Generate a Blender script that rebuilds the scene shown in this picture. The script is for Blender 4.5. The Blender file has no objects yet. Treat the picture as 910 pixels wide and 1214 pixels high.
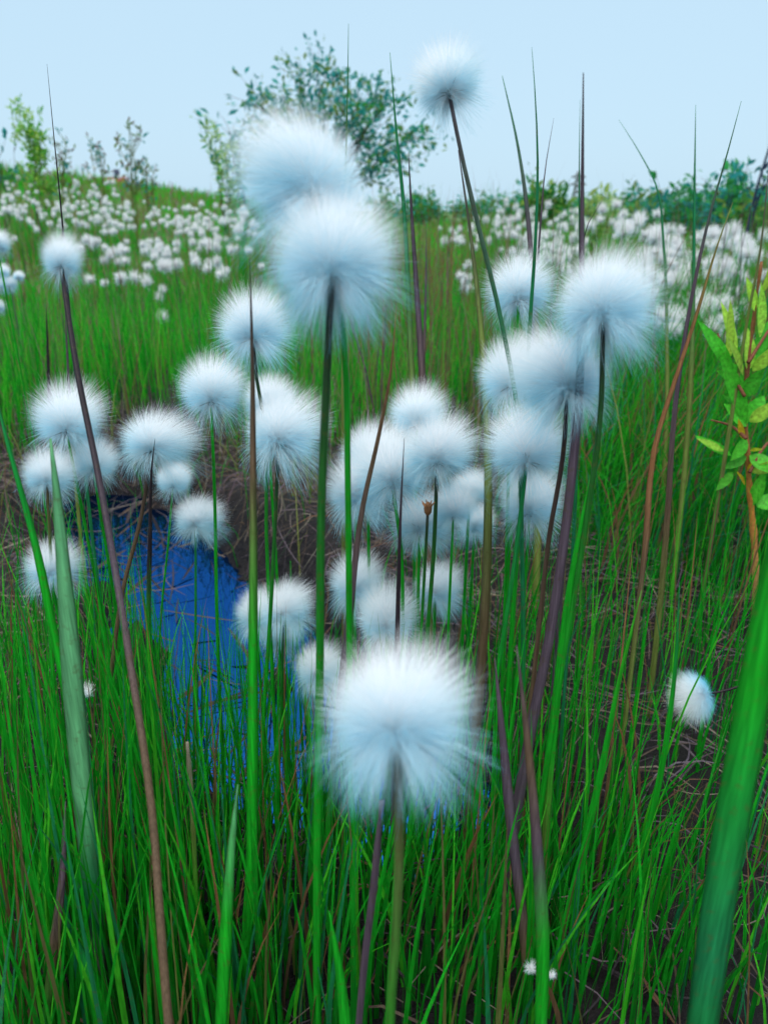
import bpy, math, random
import numpy as np
from mathutils import Vector, Matrix, noise

random.seed(7)
RNG = np.random.default_rng(11)
scene = bpy.context.scene
COL = scene.collection

# ------------------------------------------------------------------ camera maths
IW, IH, FP = 910.0, 1214.0, 930.0
CAMH = 0.52
PITCH = math.radians(21.0)
CP, SP = math.cos(PITCH), math.sin(PITCH)


def ray(px, py):
    a, b = (px - IW / 2) / FP, (IH / 2 - py) / FP
    return np.array([a, CP + b * SP, -SP + b * CP])


def at(px, py, y):
    d = ray(px, py)
    return np.array([0, 0, CAMH]) + d * (y / d[1])


def on_plane(px, py, r, k, zt):
    """Point of the pixel's ray on the leaning plane y = r + k*(zt - z)."""
    d = ray(px, py)
    t = (r + k * (zt - CAMH)) / (d[1] + k * d[2])
    return np.array([0, 0, CAMH]) + d * t


def pix(p):
    v = np.asarray(p, float) - np.array([0, 0, CAMH])
    dep = v[..., 1] * CP - v[..., 2] * SP
    up = v[..., 1] * SP + v[..., 2] * CP
    return IW / 2 + FP * v[..., 0] / dep, IH / 2 - FP * up / dep, dep


# ------------------------------------------------------------------ terrain
def flat_hit(px, py):
    d = ray(px, py)
    t = -CAMH / d[2]
    return d[0] * t, d[1] * t


POOL_PX = [(60, 590), (110, 572), (176, 575), (240, 622), (310, 668), (380, 730), (430, 800), (560, 900),
           (640, 930), (690, 965), (705, 1010), (670, 1050), (600, 1055), (440, 985),
           (300, 935), (190, 900), (150, 800), (110, 700), (62, 650)]
POOL = np.array([flat_hit(*p) for p in POOL_PX])


def pool_sdf(x, y):
    """Signed distance to the pool's outline (negative inside)."""
    x, y = np.asarray(x, float), np.asarray(y, float)
    best = np.full(x.shape, 1e9)
    inside = np.zeros(x.shape, bool)
    n = len(POOL)
    for i in range(n):
        ax, ay = POOL[i]
        bx, by = POOL[(i + 1) % n]
        ex, ey = bx - ax, by - ay
        t = np.clip(((x - ax) * ex + (y - ay) * ey) / (ex * ex + ey * ey), 0, 1)
        best = np.minimum(best, (x - ax - t * ex) ** 2 + (y - ay - t * ey) ** 2)
        c = ((ay > y) != (by > y)) & (x < ex * (y - ay) / (ey if ey else 1e-9) + ax)
        inside ^= c
    d = np.sqrt(best)
    return np.where(inside, -d, d)


def sstep(a, b, x):
    t = np.clip((np.asarray(x, float) - a) / (b - a), 0, 1)
    return t * t * (3 - 2 * t)


def ground(x, y):
    x, y = np.asarray(x, float), np.asarray(y, float)
    g = 0.022 * np.sin(5.1 * x + 1.3) * np.cos(4.3 * y + .4) + 0.012 * np.sin(13 * x - 2.1 * y) * np.cos(11 * y + x * 3)
    g = g * sstep(40, 6, y) + 0.01
    g = g + 0.05 * sstep(1.35, 1.9, y)
    hill = np.exp(-((x + 7.5) / 5.2) ** 2) * sstep(2.6, 13.0, y) * sstep(60, 18, y)
    g = g + 1.02 * hill
    g = g + .10 * np.exp(-((x + .0) / 2.0) ** 2 - ((y - 6.5) / 2.5) ** 2)
    s = pool_sdf(x, y)
    g = g - 0.12 * sstep(0.035, -0.06, s) + 0.03 * sstep(.14, .05, np.abs(s - .06)) * sstep(0.02, .06, s)
    return g


def gz(x, y):
    return float(ground(np.array([x]), np.array([y]))[0])


# ------------------------------------------------------------------ mesh helpers
def build_mesh(name, verts, faces, mats, tint=None, mat_idx=None, smooth=True):
    """verts (n,3); faces: list of arrays each (m,k) of vertex ids; tint (n,3)."""
    me = bpy.data.meshes.new(name)
    verts = np.ascontiguousarray(verts, dtype=np.float32)
    me.vertices.add(len(verts))
    me.vertices.foreach_set('co', verts.ravel())
    loops = np.concatenate([f.ravel() for f in faces]).astype(np.int32)
    sizes = np.concatenate([np.full(len(f), f.shape[1]) for f in faces]).astype(np.int32)
    starts = np.concatenate([[0], np.cumsum(sizes)[:-1]]).astype(np.int32)
    me.loops.add(len(loops))
    me.loops.foreach_set('vertex_index', loops)
    me.polygons.add(len(sizes))
    me.polygons.foreach_set('loop_start', starts)
    me.polygons.foreach_set('loop_total', sizes)
    if smooth:
        me.polygons.foreach_set('use_smooth', np.ones(len(sizes), bool))
    for m in (mats if isinstance(mats, (list, tuple)) else [mats]):
        me.materials.append(m)
    if mat_idx is not None:
        me.polygons.foreach_set('material_index', np.asarray(mat_idx, np.int32))
    if tint is not None:
        a = me.attributes.new('tint', 'FLOAT_COLOR', 'POINT')
        c = np.ones((len(verts), 4), np.float32)
        c[:, :3] = tint
        a.data.foreach_set('color', c.ravel())
    me.update()
    me.validate()
    return me


def link(name, me, parent=None, loc=(0, 0, 0)):
    o = bpy.data.objects.new(name, me)
    COL.objects.link(o)
    o.location = loc
    if parent is not None:
        o.parent = parent
    return o


def tag(o, label=None, cat=None, group=None, kind=None):
    if label:
        o['label'] = label
    if cat:
        o['category'] = cat
    if group:
        o['group'] = group
    if kind:
        o['kind'] = kind
    return o


def empty(name, loc, label, cat, group=None):
    o = bpy.data.objects.new(name, None)
    COL.objects.link(o)
    o.location = loc
    o.empty_display_size = .02
    return tag(o, label, cat, group)


class Bag:
    """Collects verts, faces, tints for one mesh."""

    def __init__(self):
        self.v, self.f, self.t, self.n, self.m = [], [], [], 0, []

    def add(self, v, faces, tint, mi=0):
        v = np.asarray(v, float)
        self.v.append(v)
        for f in faces:
            f = np.asarray(f)
            self.f.append(f + self.n)
            self.m.append(np.full(len(f), mi))
        t = np.asarray(tint, float)
        self.t.append(np.broadcast_to(t, v.shape) if t.ndim == 1 else t)
        self.n += len(v)

    def mesh(self, name, mats):
        return build_mesh(name, np.concatenate(self.v), self.f, mats, np.concatenate(self.t), np.concatenate(self.m))


def catmull(pts, n):
    p = np.asarray(pts, float)
    if len(p) == 2:
        t = np.linspace(0, 1, n)[:, None]
        return p[0] * (1 - t) + p[1] * t
    seg = np.linalg.norm(np.diff(p, axis=0), axis=1) + 1e-9
    d = np.concatenate([[0], np.cumsum(seg)])
    sl = np.diff(p, axis=0) / seg[:, None]
    m = np.empty_like(p)
    m[0], m[-1] = sl[0], sl[-1]
    m[1:-1] = (sl[:-1] * seg[1:, None] + sl[1:] * seg[:-1, None]) / (seg[1:] + seg[:-1])[:, None]
    out = []
    for s in np.linspace(0, d[-1], n):
        i = min(max(np.searchsorted(d, s, side='right') - 1, 0), len(p) - 2)
        h = seg[i]
        t = (s - d[i]) / h
        out.append((2 * t ** 3 - 3 * t * t + 1) * p[i] + (t ** 3 - 2 * t * t + t) * h * m[i] + (-2 * t ** 3 + 3 * t * t) * p[i + 1] + (t ** 3 - t * t) * h * m[i + 1])
    return np.array(out)


def ramp(stops, t):
    """stops [(t, (r,g,b))]; t array."""
    xs = [s[0] for s in stops]
    return np.stack([np.interp(t, xs, [s[1][i] for s in stops]) for i in range(3)], axis=1)


def tube(P, W, H=None, sides=8, wdir=None, twist=0.0):
    """An elliptical tube along P (n,3) with half widths W and half thicknesses H. Returns verts, faces."""
    P = np.asarray(P, float)
    n = len(P)
    W = np.broadcast_to(np.asarray(W, float), (n,))
    H = W if H is None else np.broadcast_to(np.asarray(H, float), (n,))
    T = np.gradient(P, axis=0)
    T /= np.linalg.norm(T, axis=1)[:, None] + 1e-12
    w0 = np.array([1., 0, 0]) if wdir is None else np.asarray(wdir, float)
    A = w0[None] - (T @ w0)[:, None] * T
    A /= np.linalg.norm(A, axis=1)[:, None] + 1e-12
    B = np.cross(T, A)
    if twist:
        a = np.linspace(0, twist, n)[:, None]
        A, B = A * np.cos(a) + B * np.sin(a), B * np.cos(a) - A * np.sin(a)
    ang = np.arange(sides) * 2 * math.pi / sides
    V = P[:, None] + A[:, None] * (W[:, None] * np.cos(ang))[:, :, None] + B[:, None] * (H[:, None] * np.sin(ang))[:, :, None]
    V = V.reshape(-1, 3)
    i = np.arange(n - 1)[:, None] * sides
    j = np.arange(sides)[None]
    j2 = (j + 1) % sides
    F = np.stack([i + j, i + j2, i + sides + j2, i + sides + j], axis=2).reshape(-1, 4)
    V = np.vstack([V, P[:1], P[-1:]])
    c0, c1 = n * sides, n * sides + 1
    jj = np.arange(sides)
    k = (jj + 1) % sides
    caps = np.vstack([np.stack([np.full(sides, c0), k, jj], 1), np.stack([np.full(sides, c1), (n - 1) * sides + jj, (n - 1) * sides + k], 1)])
    return V, [F, caps]


def tube_tint(t, sides, stops):
    c = ramp(stops, t)
    return np.vstack([np.repeat(c, sides, axis=0), c[:1], c[-1:]])


def ribbons(root, h, lean, width, wang, c0, c1, seg=4, droop=None, dry=None):
    """Many grass blades at once. root (N,3), h (N,), lean (N,2) tip offset, width (N,), wang (N,), colours (N,3)."""
    N = len(root)
    t = np.linspace(0, 1, seg + 1)
    dr = np.zeros(N) if droop is None else droop
    z = h[:, None] * (t[None] - dr[:, None] * t[None] ** 3)
    xy = lean[:, None, :] * (t[None, :, None] ** 1.8)
    S = np.concatenate([root[:, None, :2] + xy, (root[:, None, 2] + z)[:, :, None]], axis=2)
    wd = np.stack([np.cos(wang), np.sin(wang), np.zeros(N)], 1)
    prof = np.minimum(1, (1 - t) ** .7 * 1.25 + .03)
    off = wd[:, None, :] * (width[:, None] * .5 * prof[None])[:, :, None]
    V = np.stack([S - off, S + off], axis=2).reshape(-1, 3)
    base = (np.arange(N) * (seg + 1) * 2)[:, None]
    i = (np.arange(seg) * 2)[None]
    F = np.stack([base + i, base + i + 1, base + i + 3, base + i + 2], axis=2).reshape(-1, 4)
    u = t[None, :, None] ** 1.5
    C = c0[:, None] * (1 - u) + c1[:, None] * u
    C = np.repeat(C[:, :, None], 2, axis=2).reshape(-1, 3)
    return V, F, C


# ------------------------------------------------------------------ materials
def mat(name):
    m = bpy.data.materials.new(name)
    m.use_nodes = True
    nt = m.node_tree
    nt.nodes.clear()
    out = nt.nodes.new('ShaderNodeOutputMaterial')
    return m, nt, out


def leaf_mat(name, trans=.35, rough=.45, spec=.35, streak=True, vein=None, spots=.35):
    m, nt, out = mat(name)
    N, L = nt.nodes, nt.links
    at_ = N.new('ShaderNodeAttribute')
    at_.attribute_name = 'tint'
    col = at_.outputs['Color']
    if streak:
        geo = N.new('ShaderNodeNewGeometry')
        mp = N.new('ShaderNodeMapping')
        mp.inputs['Scale'].default_value = (900, 900, 45) if vein is None else (vein, vein, vein)
        nz = N.new('ShaderNodeTexNoise')
        nz.inputs['Scale'].default_value = 1
        nz.inputs['Detail'].default_value = 2
        L.new(geo.outputs['Position'], mp.inputs[0])
        L.new(mp.outputs[0], nz.inputs['Vector'])
        mr = N.new('ShaderNodeMapRange')
        mr.inputs['From Min'].default_value = .3
        mr.inputs['From Max'].default_value = .7
        mr.inputs['To Min'].default_value = .72
        mr.inputs['To Max'].default_value = 1.25
        L.new(nz.outputs['Fac'], mr.inputs['Value'])
        mx = N.new('ShaderNodeVectorMath')
        mx.operation = 'SCALE'
        L.new(col, mx.inputs[0])
        L.new(mr.outputs[0], mx.inputs['Scale'])
        col = mx.outputs[0]
        # scattered brown blemishes
        n2 = N.new('ShaderNodeTexNoise')
        n2.inputs['Scale'].default_value = 240
        n2.inputs['Detail'].default_value = 3
        L.new(geo.outputs['Position'], n2.inputs['Vector'])
        m2 = N.new('ShaderNodeMapRange')
        m2.inputs['From Min'].default_value = .58
        m2.inputs['From Max'].default_value = .70
        m2.inputs['To Max'].default_value = spots
        L.new(n2.outputs['Fac'], m2.inputs['Value'])
        mb = N.new('ShaderNodeMix')
        mb.data_type = 'RGBA'
        mb.inputs['B'].default_value = (.10, .075, .025, 1)
        L.new(m2.outputs[0], mb.inputs['Factor'])
        L.new(col, mb.inputs['A'])
        col = mb.outputs['Result']
    p = N.new('ShaderNodeBsdfPrincipled')
    p.inputs['Roughness'].default_value = rough
    p.inputs['Specular IOR Level'].default_value = spec
    L.new(col, p.inputs['Base Color'])
    tr = N.new('ShaderNodeBsdfTranslucent')
    L.new(col, tr.inputs['Color'])
    mix = N.new('ShaderNodeMixShader')
    mix.inputs[0].default_value = trans
    L.new(p.outputs[0], mix.inputs[1])
    L.new(tr.outputs[0], mix.inputs[2])
    L.new(mix.outputs[0], out.inputs['Surface'])
    return m


def fluff_mat():
    m, nt, out = mat('cotton fibre')
    N, L = nt.nodes, nt.links
    at_ = N.new('ShaderNodeAttribute')
    at_.attribute_name = 'tint'
    d = N.new('ShaderNodeBsdfDiffuse')
    tr = N.new('ShaderNodeBsdfTranslucent')
    L.new(at_.outputs['Color'], d.inputs['Color'])
    L.new(at_.outputs['Color'], tr.inputs['Color'])
    mix = N.new('ShaderNodeMixShader')
    mix.inputs[0].default_value = .38
    L.new(d.outputs[0], mix.inputs[1])
    L.new(tr.outputs[0], mix.inputs[2])
    L.new(mix.outputs[0], out.inputs['Surface'])
    return m


def ground_mat():
    m, nt, out = mat('wet peat and moss')
    N, L = nt.nodes, nt.links
    geo = N.new('ShaderNodeNewGeometry')
    n1 = N.new('ShaderNodeTexNoise')
    n1.inputs['Scale'].default_value = 9
    n1.inputs['Detail'].default_value = 8
    n1.inputs['Roughness'].default_value = .7
    L.new(geo.outputs['Position'], n1.inputs['Vector'])
    r1 = N.new('ShaderNodeValToRGB')
    r1.color_ramp.elements[0].position = .35
    r1.color_ramp.elements[0].color = (.0015, .0012, .0018, 1)
    r1.color_ramp.elements[1].position = .75
    r1.color_ramp.elements[1].color = (.009, .006, .007, 1)
    L.new(n1.outputs['Fac'], r1.inputs[0])
    # farther out the peat is grown over with moss and grass
    n2 = N.new('ShaderNodeTexNoise')
    n2.inputs['Scale'].default_value = 1.3
    n2.inputs['Detail'].default_value = 9
    L.new(geo.outputs['Position'], n2.inputs['Vector'])
    r2 = N.new('ShaderNodeValToRGB')
    r2.color_ramp.elements[0].position = .3
    r2.color_ramp.elements[0].color = (.02, .09, .02, 1)
    r2.color_ramp.elements[1].position = .7
    r2.color_ramp.elements[1].color = (.10, .17, .04, 1)
    L.new(n2.outputs['Fac'], r2.inputs[0])
    sx = N.new('ShaderNodeSeparateXYZ')
    L.new(geo.outputs['Position'], sx.inputs[0])
    mr = N.new('ShaderNodeMapRange')
    mr.inputs['From Min'].default_value = 2.2
    mr.inputs['From Max'].default_value = 6
    L.new(sx.outputs['Y'], mr.inputs['Value'])
    mx = N.new('ShaderNodeMix')
    mx.data_type = 'RGBA'
    L.new(mr.outputs[0], mx.inputs['Factor'])
    L.new(r1.outputs[0], mx.inputs['A'])
    L.new(r2.outputs[0], mx.inputs['B'])
    p = N.new('ShaderNodeBsdfPrincipled')
    p.inputs['Roughness'].default_value = .7
    p.inputs['Specular IOR Level'].default_value = .25
    L.new(mx.outputs['Result'], p.inputs['Base Color'])
    n3 = N.new('ShaderNodeTexNoise')
    n3.inputs['Scale'].default_value = 70
    n3.inputs['Detail'].default_value = 6
    L.new(geo.outputs['Position'], n3.inputs['Vector'])
    b = N.new('ShaderNodeBump')
    b.inputs['Strength'].default_value = .8
    b.inputs['Distance'].default_value = .012
    L.new(n3.outputs['Fac'], b.inputs['Height'])
    L.new(b.outputs[0], p.inputs['Normal'])
    L.new(p.outputs[0], out.inputs['Surface'])
    return m


def water_mat():
    m, nt, out = mat('bog water')
    N, L = nt.nodes, nt.links
    geo = N.new('ShaderNodeNewGeometry')
    nz = N.new('ShaderNodeTexNoise')
    nz.inputs['Scale'].default_value = 24
    nz.inputs['Detail'].default_value = 3
    L.new(geo.outputs['Position'], nz.inputs['Vector'])
    b = N.new('ShaderNodeBump')
    b.inputs['Strength'].default_value = .10
    b.inputs['Distance'].default_value = .006
    L.new(nz.outputs['Fac'], b.inputs['Height'])
    g = N.new('ShaderNodeBsdfGlossy')
    g.inputs['Color'].default_value = (.014, .12, .41, 1)
    g.inputs['Roughness'].default_value = .03
    L.new(b.outputs[0], g.inputs['Normal'])
    d = N.new('ShaderNodeBsdfDiffuse')
    d.inputs['Color'].default_value = (.004, .006, .016, 1)
    mix = N.new('ShaderNodeMixShader')
    mix.inputs[0].default_value = .8
    L.new(d.outputs[0], mix.inputs[1])
    L.new(g.outputs[0], mix.inputs[2])
    L.new(mix.outputs[0], out.inputs['Surface'])
    return m


def plain_mat(name, rough=.6, spec=.3):
    m, nt, out = mat(name)
    N, L = nt.nodes, nt.links
    at_ = N.new('ShaderNodeAttribute')
    at_.attribute_name = 'tint'
    p = N.new('ShaderNodeBsdfPrincipled')
    p.inputs['Roughness'].default_value = rough
    p.inputs['Specular IOR Level'].default_value = spec
    geo = N.new('ShaderNodeNewGeometry')
    nz = N.new('ShaderNodeTexNoise')
    nz.inputs['Scale'].default_value = 260
    nz.inputs['Detail'].default_value = 4
    L.new(geo.outputs['Position'], nz.inputs['Vector'])
    mr = N.new('ShaderNodeMapRange')
    mr.inputs['From Min'].default_value = .3
    mr.inputs['From Max'].default_value = .7
    mr.inputs['To Min'].default_value = .7
    mr.inputs['To Max'].default_value = 1.25
    L.new(nz.outputs['Fac'], mr.inputs['Value'])
    mx = N.new('ShaderNodeVectorMath')
    mx.operation = 'SCALE'
    L.new(at_.outputs['Color'], mx.inputs[0])
    L.new(mr.outputs[0], mx.inputs['Scale'])
    L.new(mx.outputs[0], p.inputs['Base Color'])
    L.new(p.outputs[0], out.inputs['Surface'])
    return m


M_GRASS = leaf_mat('grass blade', .38, .5, .14)
M_FARGRASS = leaf_mat('meadow grass', .4, .6, .1, streak=False)
M_BLADE = leaf_mat('sedge blade', .22, .45, .22)
M_LEAF = leaf_mat('shrub leaf', .5, .5, .15, streak=False)
M_FLUFF = fluff_mat()
M_SAP = leaf_mat('sapling leaf', .45, .42, .2, vein=260)
M_BARK = plain_mat('bark', .75, .2)
M_DARK = plain_mat('dried scales', .6, .25)
M_STRAW = plain_mat('dead straw', .6, .3)
M_METAL = plain_mat('galvanised steel', .5, .5)
M_PAINT = plain_mat('weathered paint', .7, .2)

# ------------------------------------------------------------------ colours (linear)
C_GREEN = np.array((.009, .30, .014))
C_DEEP = np.array((.005, .155, .011))
C_LIME = np.array((.055, .45, .02))
C_TEAL = np.array((.012, .17, .06))
C_PALE = np.array((.10, .32, .14))
C_OLIVE = np.array((.15, .20, .045))
C_BROWN = np.array((.13, .085, .05))
C_RUST = np.array((.26, .12, .05))
C_PURP = np.array((.095, .068, .09))
C_DARK = np.array((.022, .016, .022))
C_STRAW = np.array((.30, .25, .19))
NAMED = dict(g=C_GREEN, d=C_DEEP, l=C_LIME, t=C_TEAL, p=C_PALE, o=C_OLIVE, b=C_BROWN, r=C_RUST, u=C_PURP, k=C_DARK, s=C_STRAW)


def stops(code):
    """'gbu' -> colour stops from tip to root."""
    n = len(code)
    return [(i / max(n - 1, 1), NAMED[c]) for i, c in enumerate(code)]


# ------------------------------------------------------------------ ground and water
def axis(lo, hi, fine_lo, fine_hi, step, growth=1.09):
    a = list(np.arange(fine_lo, fine_hi + 1e-6, step))
    s = step
    while a[-1] < hi:
        s *= growth
        a.append(a[-1] + s)
    s = step
    while a[0] > lo:
        s *= growth
        a.insert(0, a[0] - s)
    return np.array(a)


gx = axis(-900, 900, -1.3, 1.3, .018)
gy = axis(-40, 1500, .1, 2.4, .018)
X, Y = np.meshgrid(gx, gy)
Z = ground(X, Y)
# small hummocks on the near peat
nzv = np.array([noise.noise(Vector((a * 7, b * 7, 0))) * .6 + noise.noise(Vector((a * 19, b * 19, 3))) * .4 if -2 < a < 2 and b < 3.2 else 0
                for a, b in zip(X.ravel(), Y.ravel())]).reshape(X.shape)
isl = np.array([noise.noise(Vector((a * 8, b * 8, 9))) + .5 * noise.noise(Vector((a * 21, b * 21, 5))) if -1.5 < a < 1.5 and b < 2.2 else -1
                for a, b in zip(X.ravel(), Y.ravel())]).reshape(X.shape)
Z = Z + .20 * np.clip(isl - .03 + .35 * sstep(.12, .4, X), 0, .6) * sstep(.02, -.03, pool_sdf(X, Y))
Z = Z + .04 * nzv * sstep(3.2, 2.4, Y) * sstep(-.03, .05, pool_sdf(X, Y))
nx, ny = len(gx), len(gy)
i = np.arange(ny - 1)[:, None] * nx
j = np.arange(nx - 1)[None]
F = np.stack([i + j, i + j + 1, i + nx + j + 1, i + nx + j], 2).reshape(-1, 4)
g_ob = link('ground', build_mesh('ground', np.stack([X.ravel(), Y.ravel(), Z.ravel()], 1), [F], ground_mat()))
tag(g_ob, 'dark wet peat ground rising to a green slope', 'ground', kind='structure')

wz = -0.028
cx, cy = POOL.mean(0)
wp = []
for (a, b) in POOL:
    v = np.array([a - cx, b - cy])
    wp.append((a + v[0] / np.linalg.norm(v) * .05, b + v[1] / np.linalg.norm(v) * .05, wz))
n = len(wp)
# fan of triangles, star shaped enough round a few centres: use bmesh-free ngon
w_me = bpy.data.meshes.new('water')
w_me.from_pydata(wp, [], [list(range(n))])
w_me.materials.append(water_mat())
w_ob = link('water', w_me)
tag(w_ob, 'still blue bog pool between the tussocks', 'water', kind='structure')


# ------------------------------------------------------------------ cotton heads
def fluff_mesh(name, n, seed, wid=.0052, skirt=0.0, clumps=150, jit=.16, droop=.35, center=.58, blow=(0, 0, 0), seg=4, tip=1.0):
    r = np.random.default_rng(seed)

    def dirs(k, tmax):
        ct = r.uniform(math.cos(tmax), 1, k)
        ph = r.uniform(0, 2 * math.pi, k)
        st = np.sqrt(1 - ct * ct)
        return np.stack([st * np.cos(ph), st * np.sin(ph), ct], 1)
    cd = dirs(clumps, math.radians(101))
    cl = np.where(cd[:, 2] > .15, r.uniform(.93, 1.03, clumps), r.uniform(.75, 1.15, clumps))
    cl = cl * np.array([1 + .22 * noise.noise(Vector((a * 1.3 + seed * 3.1, b * 1.3, c * 1.3))) for a, b, c in cd])
    ci = r.integers(0, clumps, n)
    u = cd[ci] + r.normal(0, jit, (n, 3))
    loose = r.random(n) < .35
    u[loose] = dirs(int(loose.sum()), math.radians(106))
    u /= np.linalg.norm(u, axis=1)[:, None]
    ct = u[:, 2]
    L = center * ct + np.sqrt(np.maximum(1 - center ** 2 * (1 - ct ** 2), .05))
    L = L * np.where(loose, r.uniform(.5, .98, n), cl[ci] * np.where(r.random(n) < .75, r.uniform(.84, 1.0, n), r.uniform(.6, 1.06, n)))
    if skirt:
        sk = r.random(n) < skirt
        k = int(sk.sum())
        a = cd[ci[sk]]
        ph = np.arctan2(a[:, 1], a[:, 0]) + r.normal(0, .12, k)
        th = np.radians(100 + 45 * (np.sin(ph * 5 + seed) * .5 + .5) + r.normal(0, 9, k))
        u[sk] = np.stack([np.sin(th) * np.cos(ph), np.sin(th) * np.sin(ph), np.cos(th)], 1)
        L[sk] = r.uniform(.7, 1.2, k)
    t = np.linspace(0, 1, seg + 1)
    base = r.normal(0, .035, (n, 3))
    base[:, 2] = np.abs(base[:, 2])
    p2 = u * L[:, None] + np.array(blow) * (L[:, None] ** 2) + r.normal(0, .075, (n, 3))
    mid = u + np.array([0, 0, 1]) * droop
    mid /= np.linalg.norm(mid, axis=1)[:, None]
    p1 = mid * (L * .55)[:, None] + r.normal(0, .075, (n, 3))
    T = t[None, :, None]
    S = base[:, None] * (1 - T) ** 2 + 2 * p1[:, None] * T * (1 - T) + p2[:, None] * T * T
    wd = np.cross(u, r.normal(0, 1, (n, 3)))
    wd /= np.linalg.norm(wd, axis=1)[:, None]
    prof = np.interp(t, [0, .2, .7, 1], [.8, 1, .9, .25])
    off = wd[:, None] * (wid * .5 * prof)[None, :, None] * r.uniform(.7, 1.3, (n, 1, 1))
    V = np.stack([S - off, S + off], 2).reshape(-1, 3)
    b = (np.arange(n) * (seg + 1) * 2)[:, None]
    ii = (np.arange(seg) * 2)[None]
    F = np.stack([b + ii, b + ii + 1, b + ii + 3, b + ii + 2], 2).reshape(-1, 4)
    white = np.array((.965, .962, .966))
    blue = np.array((.12, .66, .86))  # cyan look of thin sky-lit fibres, painted into tips and lower fringes
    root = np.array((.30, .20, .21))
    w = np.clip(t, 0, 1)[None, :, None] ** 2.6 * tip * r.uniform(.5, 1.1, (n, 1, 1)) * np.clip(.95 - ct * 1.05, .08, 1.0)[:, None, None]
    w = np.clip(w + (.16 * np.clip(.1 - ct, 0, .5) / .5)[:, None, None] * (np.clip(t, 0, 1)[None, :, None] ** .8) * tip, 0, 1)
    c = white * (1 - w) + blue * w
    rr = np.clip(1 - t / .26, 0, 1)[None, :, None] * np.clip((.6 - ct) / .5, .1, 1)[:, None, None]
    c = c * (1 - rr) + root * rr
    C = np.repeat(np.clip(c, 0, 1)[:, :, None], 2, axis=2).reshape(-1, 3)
    return V, F, C


def fluff(name, *a, **k):
    V, F, C = fluff_mesh(name, *a, **k)
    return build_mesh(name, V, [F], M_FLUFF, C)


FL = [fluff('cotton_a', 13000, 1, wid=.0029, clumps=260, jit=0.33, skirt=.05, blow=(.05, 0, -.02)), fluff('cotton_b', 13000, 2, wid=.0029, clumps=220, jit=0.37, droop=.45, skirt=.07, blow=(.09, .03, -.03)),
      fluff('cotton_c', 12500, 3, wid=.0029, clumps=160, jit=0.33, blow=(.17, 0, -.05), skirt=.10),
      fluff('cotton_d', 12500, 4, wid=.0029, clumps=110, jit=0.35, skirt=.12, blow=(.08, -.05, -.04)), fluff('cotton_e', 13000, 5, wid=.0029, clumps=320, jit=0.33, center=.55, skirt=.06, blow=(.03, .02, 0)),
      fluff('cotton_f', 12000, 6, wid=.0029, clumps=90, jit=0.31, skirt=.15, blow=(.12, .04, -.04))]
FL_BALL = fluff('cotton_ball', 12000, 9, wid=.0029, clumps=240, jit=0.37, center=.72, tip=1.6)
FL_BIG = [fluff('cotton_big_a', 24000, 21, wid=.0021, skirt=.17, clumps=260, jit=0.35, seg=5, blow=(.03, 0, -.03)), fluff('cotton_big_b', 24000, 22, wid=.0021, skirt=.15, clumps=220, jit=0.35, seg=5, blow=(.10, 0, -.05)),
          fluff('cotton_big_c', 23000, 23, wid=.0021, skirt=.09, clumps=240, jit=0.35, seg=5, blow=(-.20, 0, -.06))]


def bract_mesh():
    """The dark chaffy cup the fibres spring from, in units of the head's radius."""
    bg = Bag()
    P = np.array([(0, 0, -.10), (0, 0, -.05), (0, 0, 0), (0, 0, .07), (0, 0, .12)])
    v, f = tube(P, [.03, .07, .075, .05, .01], sides=8)
    bg.add(v, f, C_DARK)
    r = random.Random(5)
    for q in range(44):
        a = r.uniform(0, 6.283)
        e = r.uniform(-.5, .55)
        d = np.array([math.cos(a) * math.cos(e), math.sin(a) * math.cos(e), math.sin(e)])
        l = r.uniform(.16, .52)
        p = np.array([d * .03, d * l * .5 + np.array([0, 0, .02]), d * l])
        v, f = tube(p, [.022, .015, .002], [.009, .007, .001], sides=5)
        bg.add(v, f, C_DARK * r.uniform(.5, 1.6))
    return bg.mesh('bract', M_DARK)


BRACT = bract_mesh()


def down_to_ground(pts, last_dir_px=None):
    """Extend a 3-D polyline from its last point down to the ground."""
    pts = [np.asarray(p, float) for p in pts]
    p = pts[-1]
    d = pts[-1] - pts[-2] if len(pts) > 1 else np.array([0, 0, -1.])
    d = d / (np.linalg.norm(d) + 1e-9)
    if d[2] > -.5:
        d = d * .6 + np.array([0, 0, -.8])
    for _ in range(60):
        g = gz(p[0], p[1])
        if p[2] <= g - .004:
            break
        d = d * .85 + np.array([0, 0, -.15])
        d /= np.linalg.norm(d)
        p = p + d * min(.04, max(.012, p[2] - g))
        pts.append(p.copy())
    return pts


GRP = 'cotton grass plants round the pool'
HEAD_K = 1.1


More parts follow.
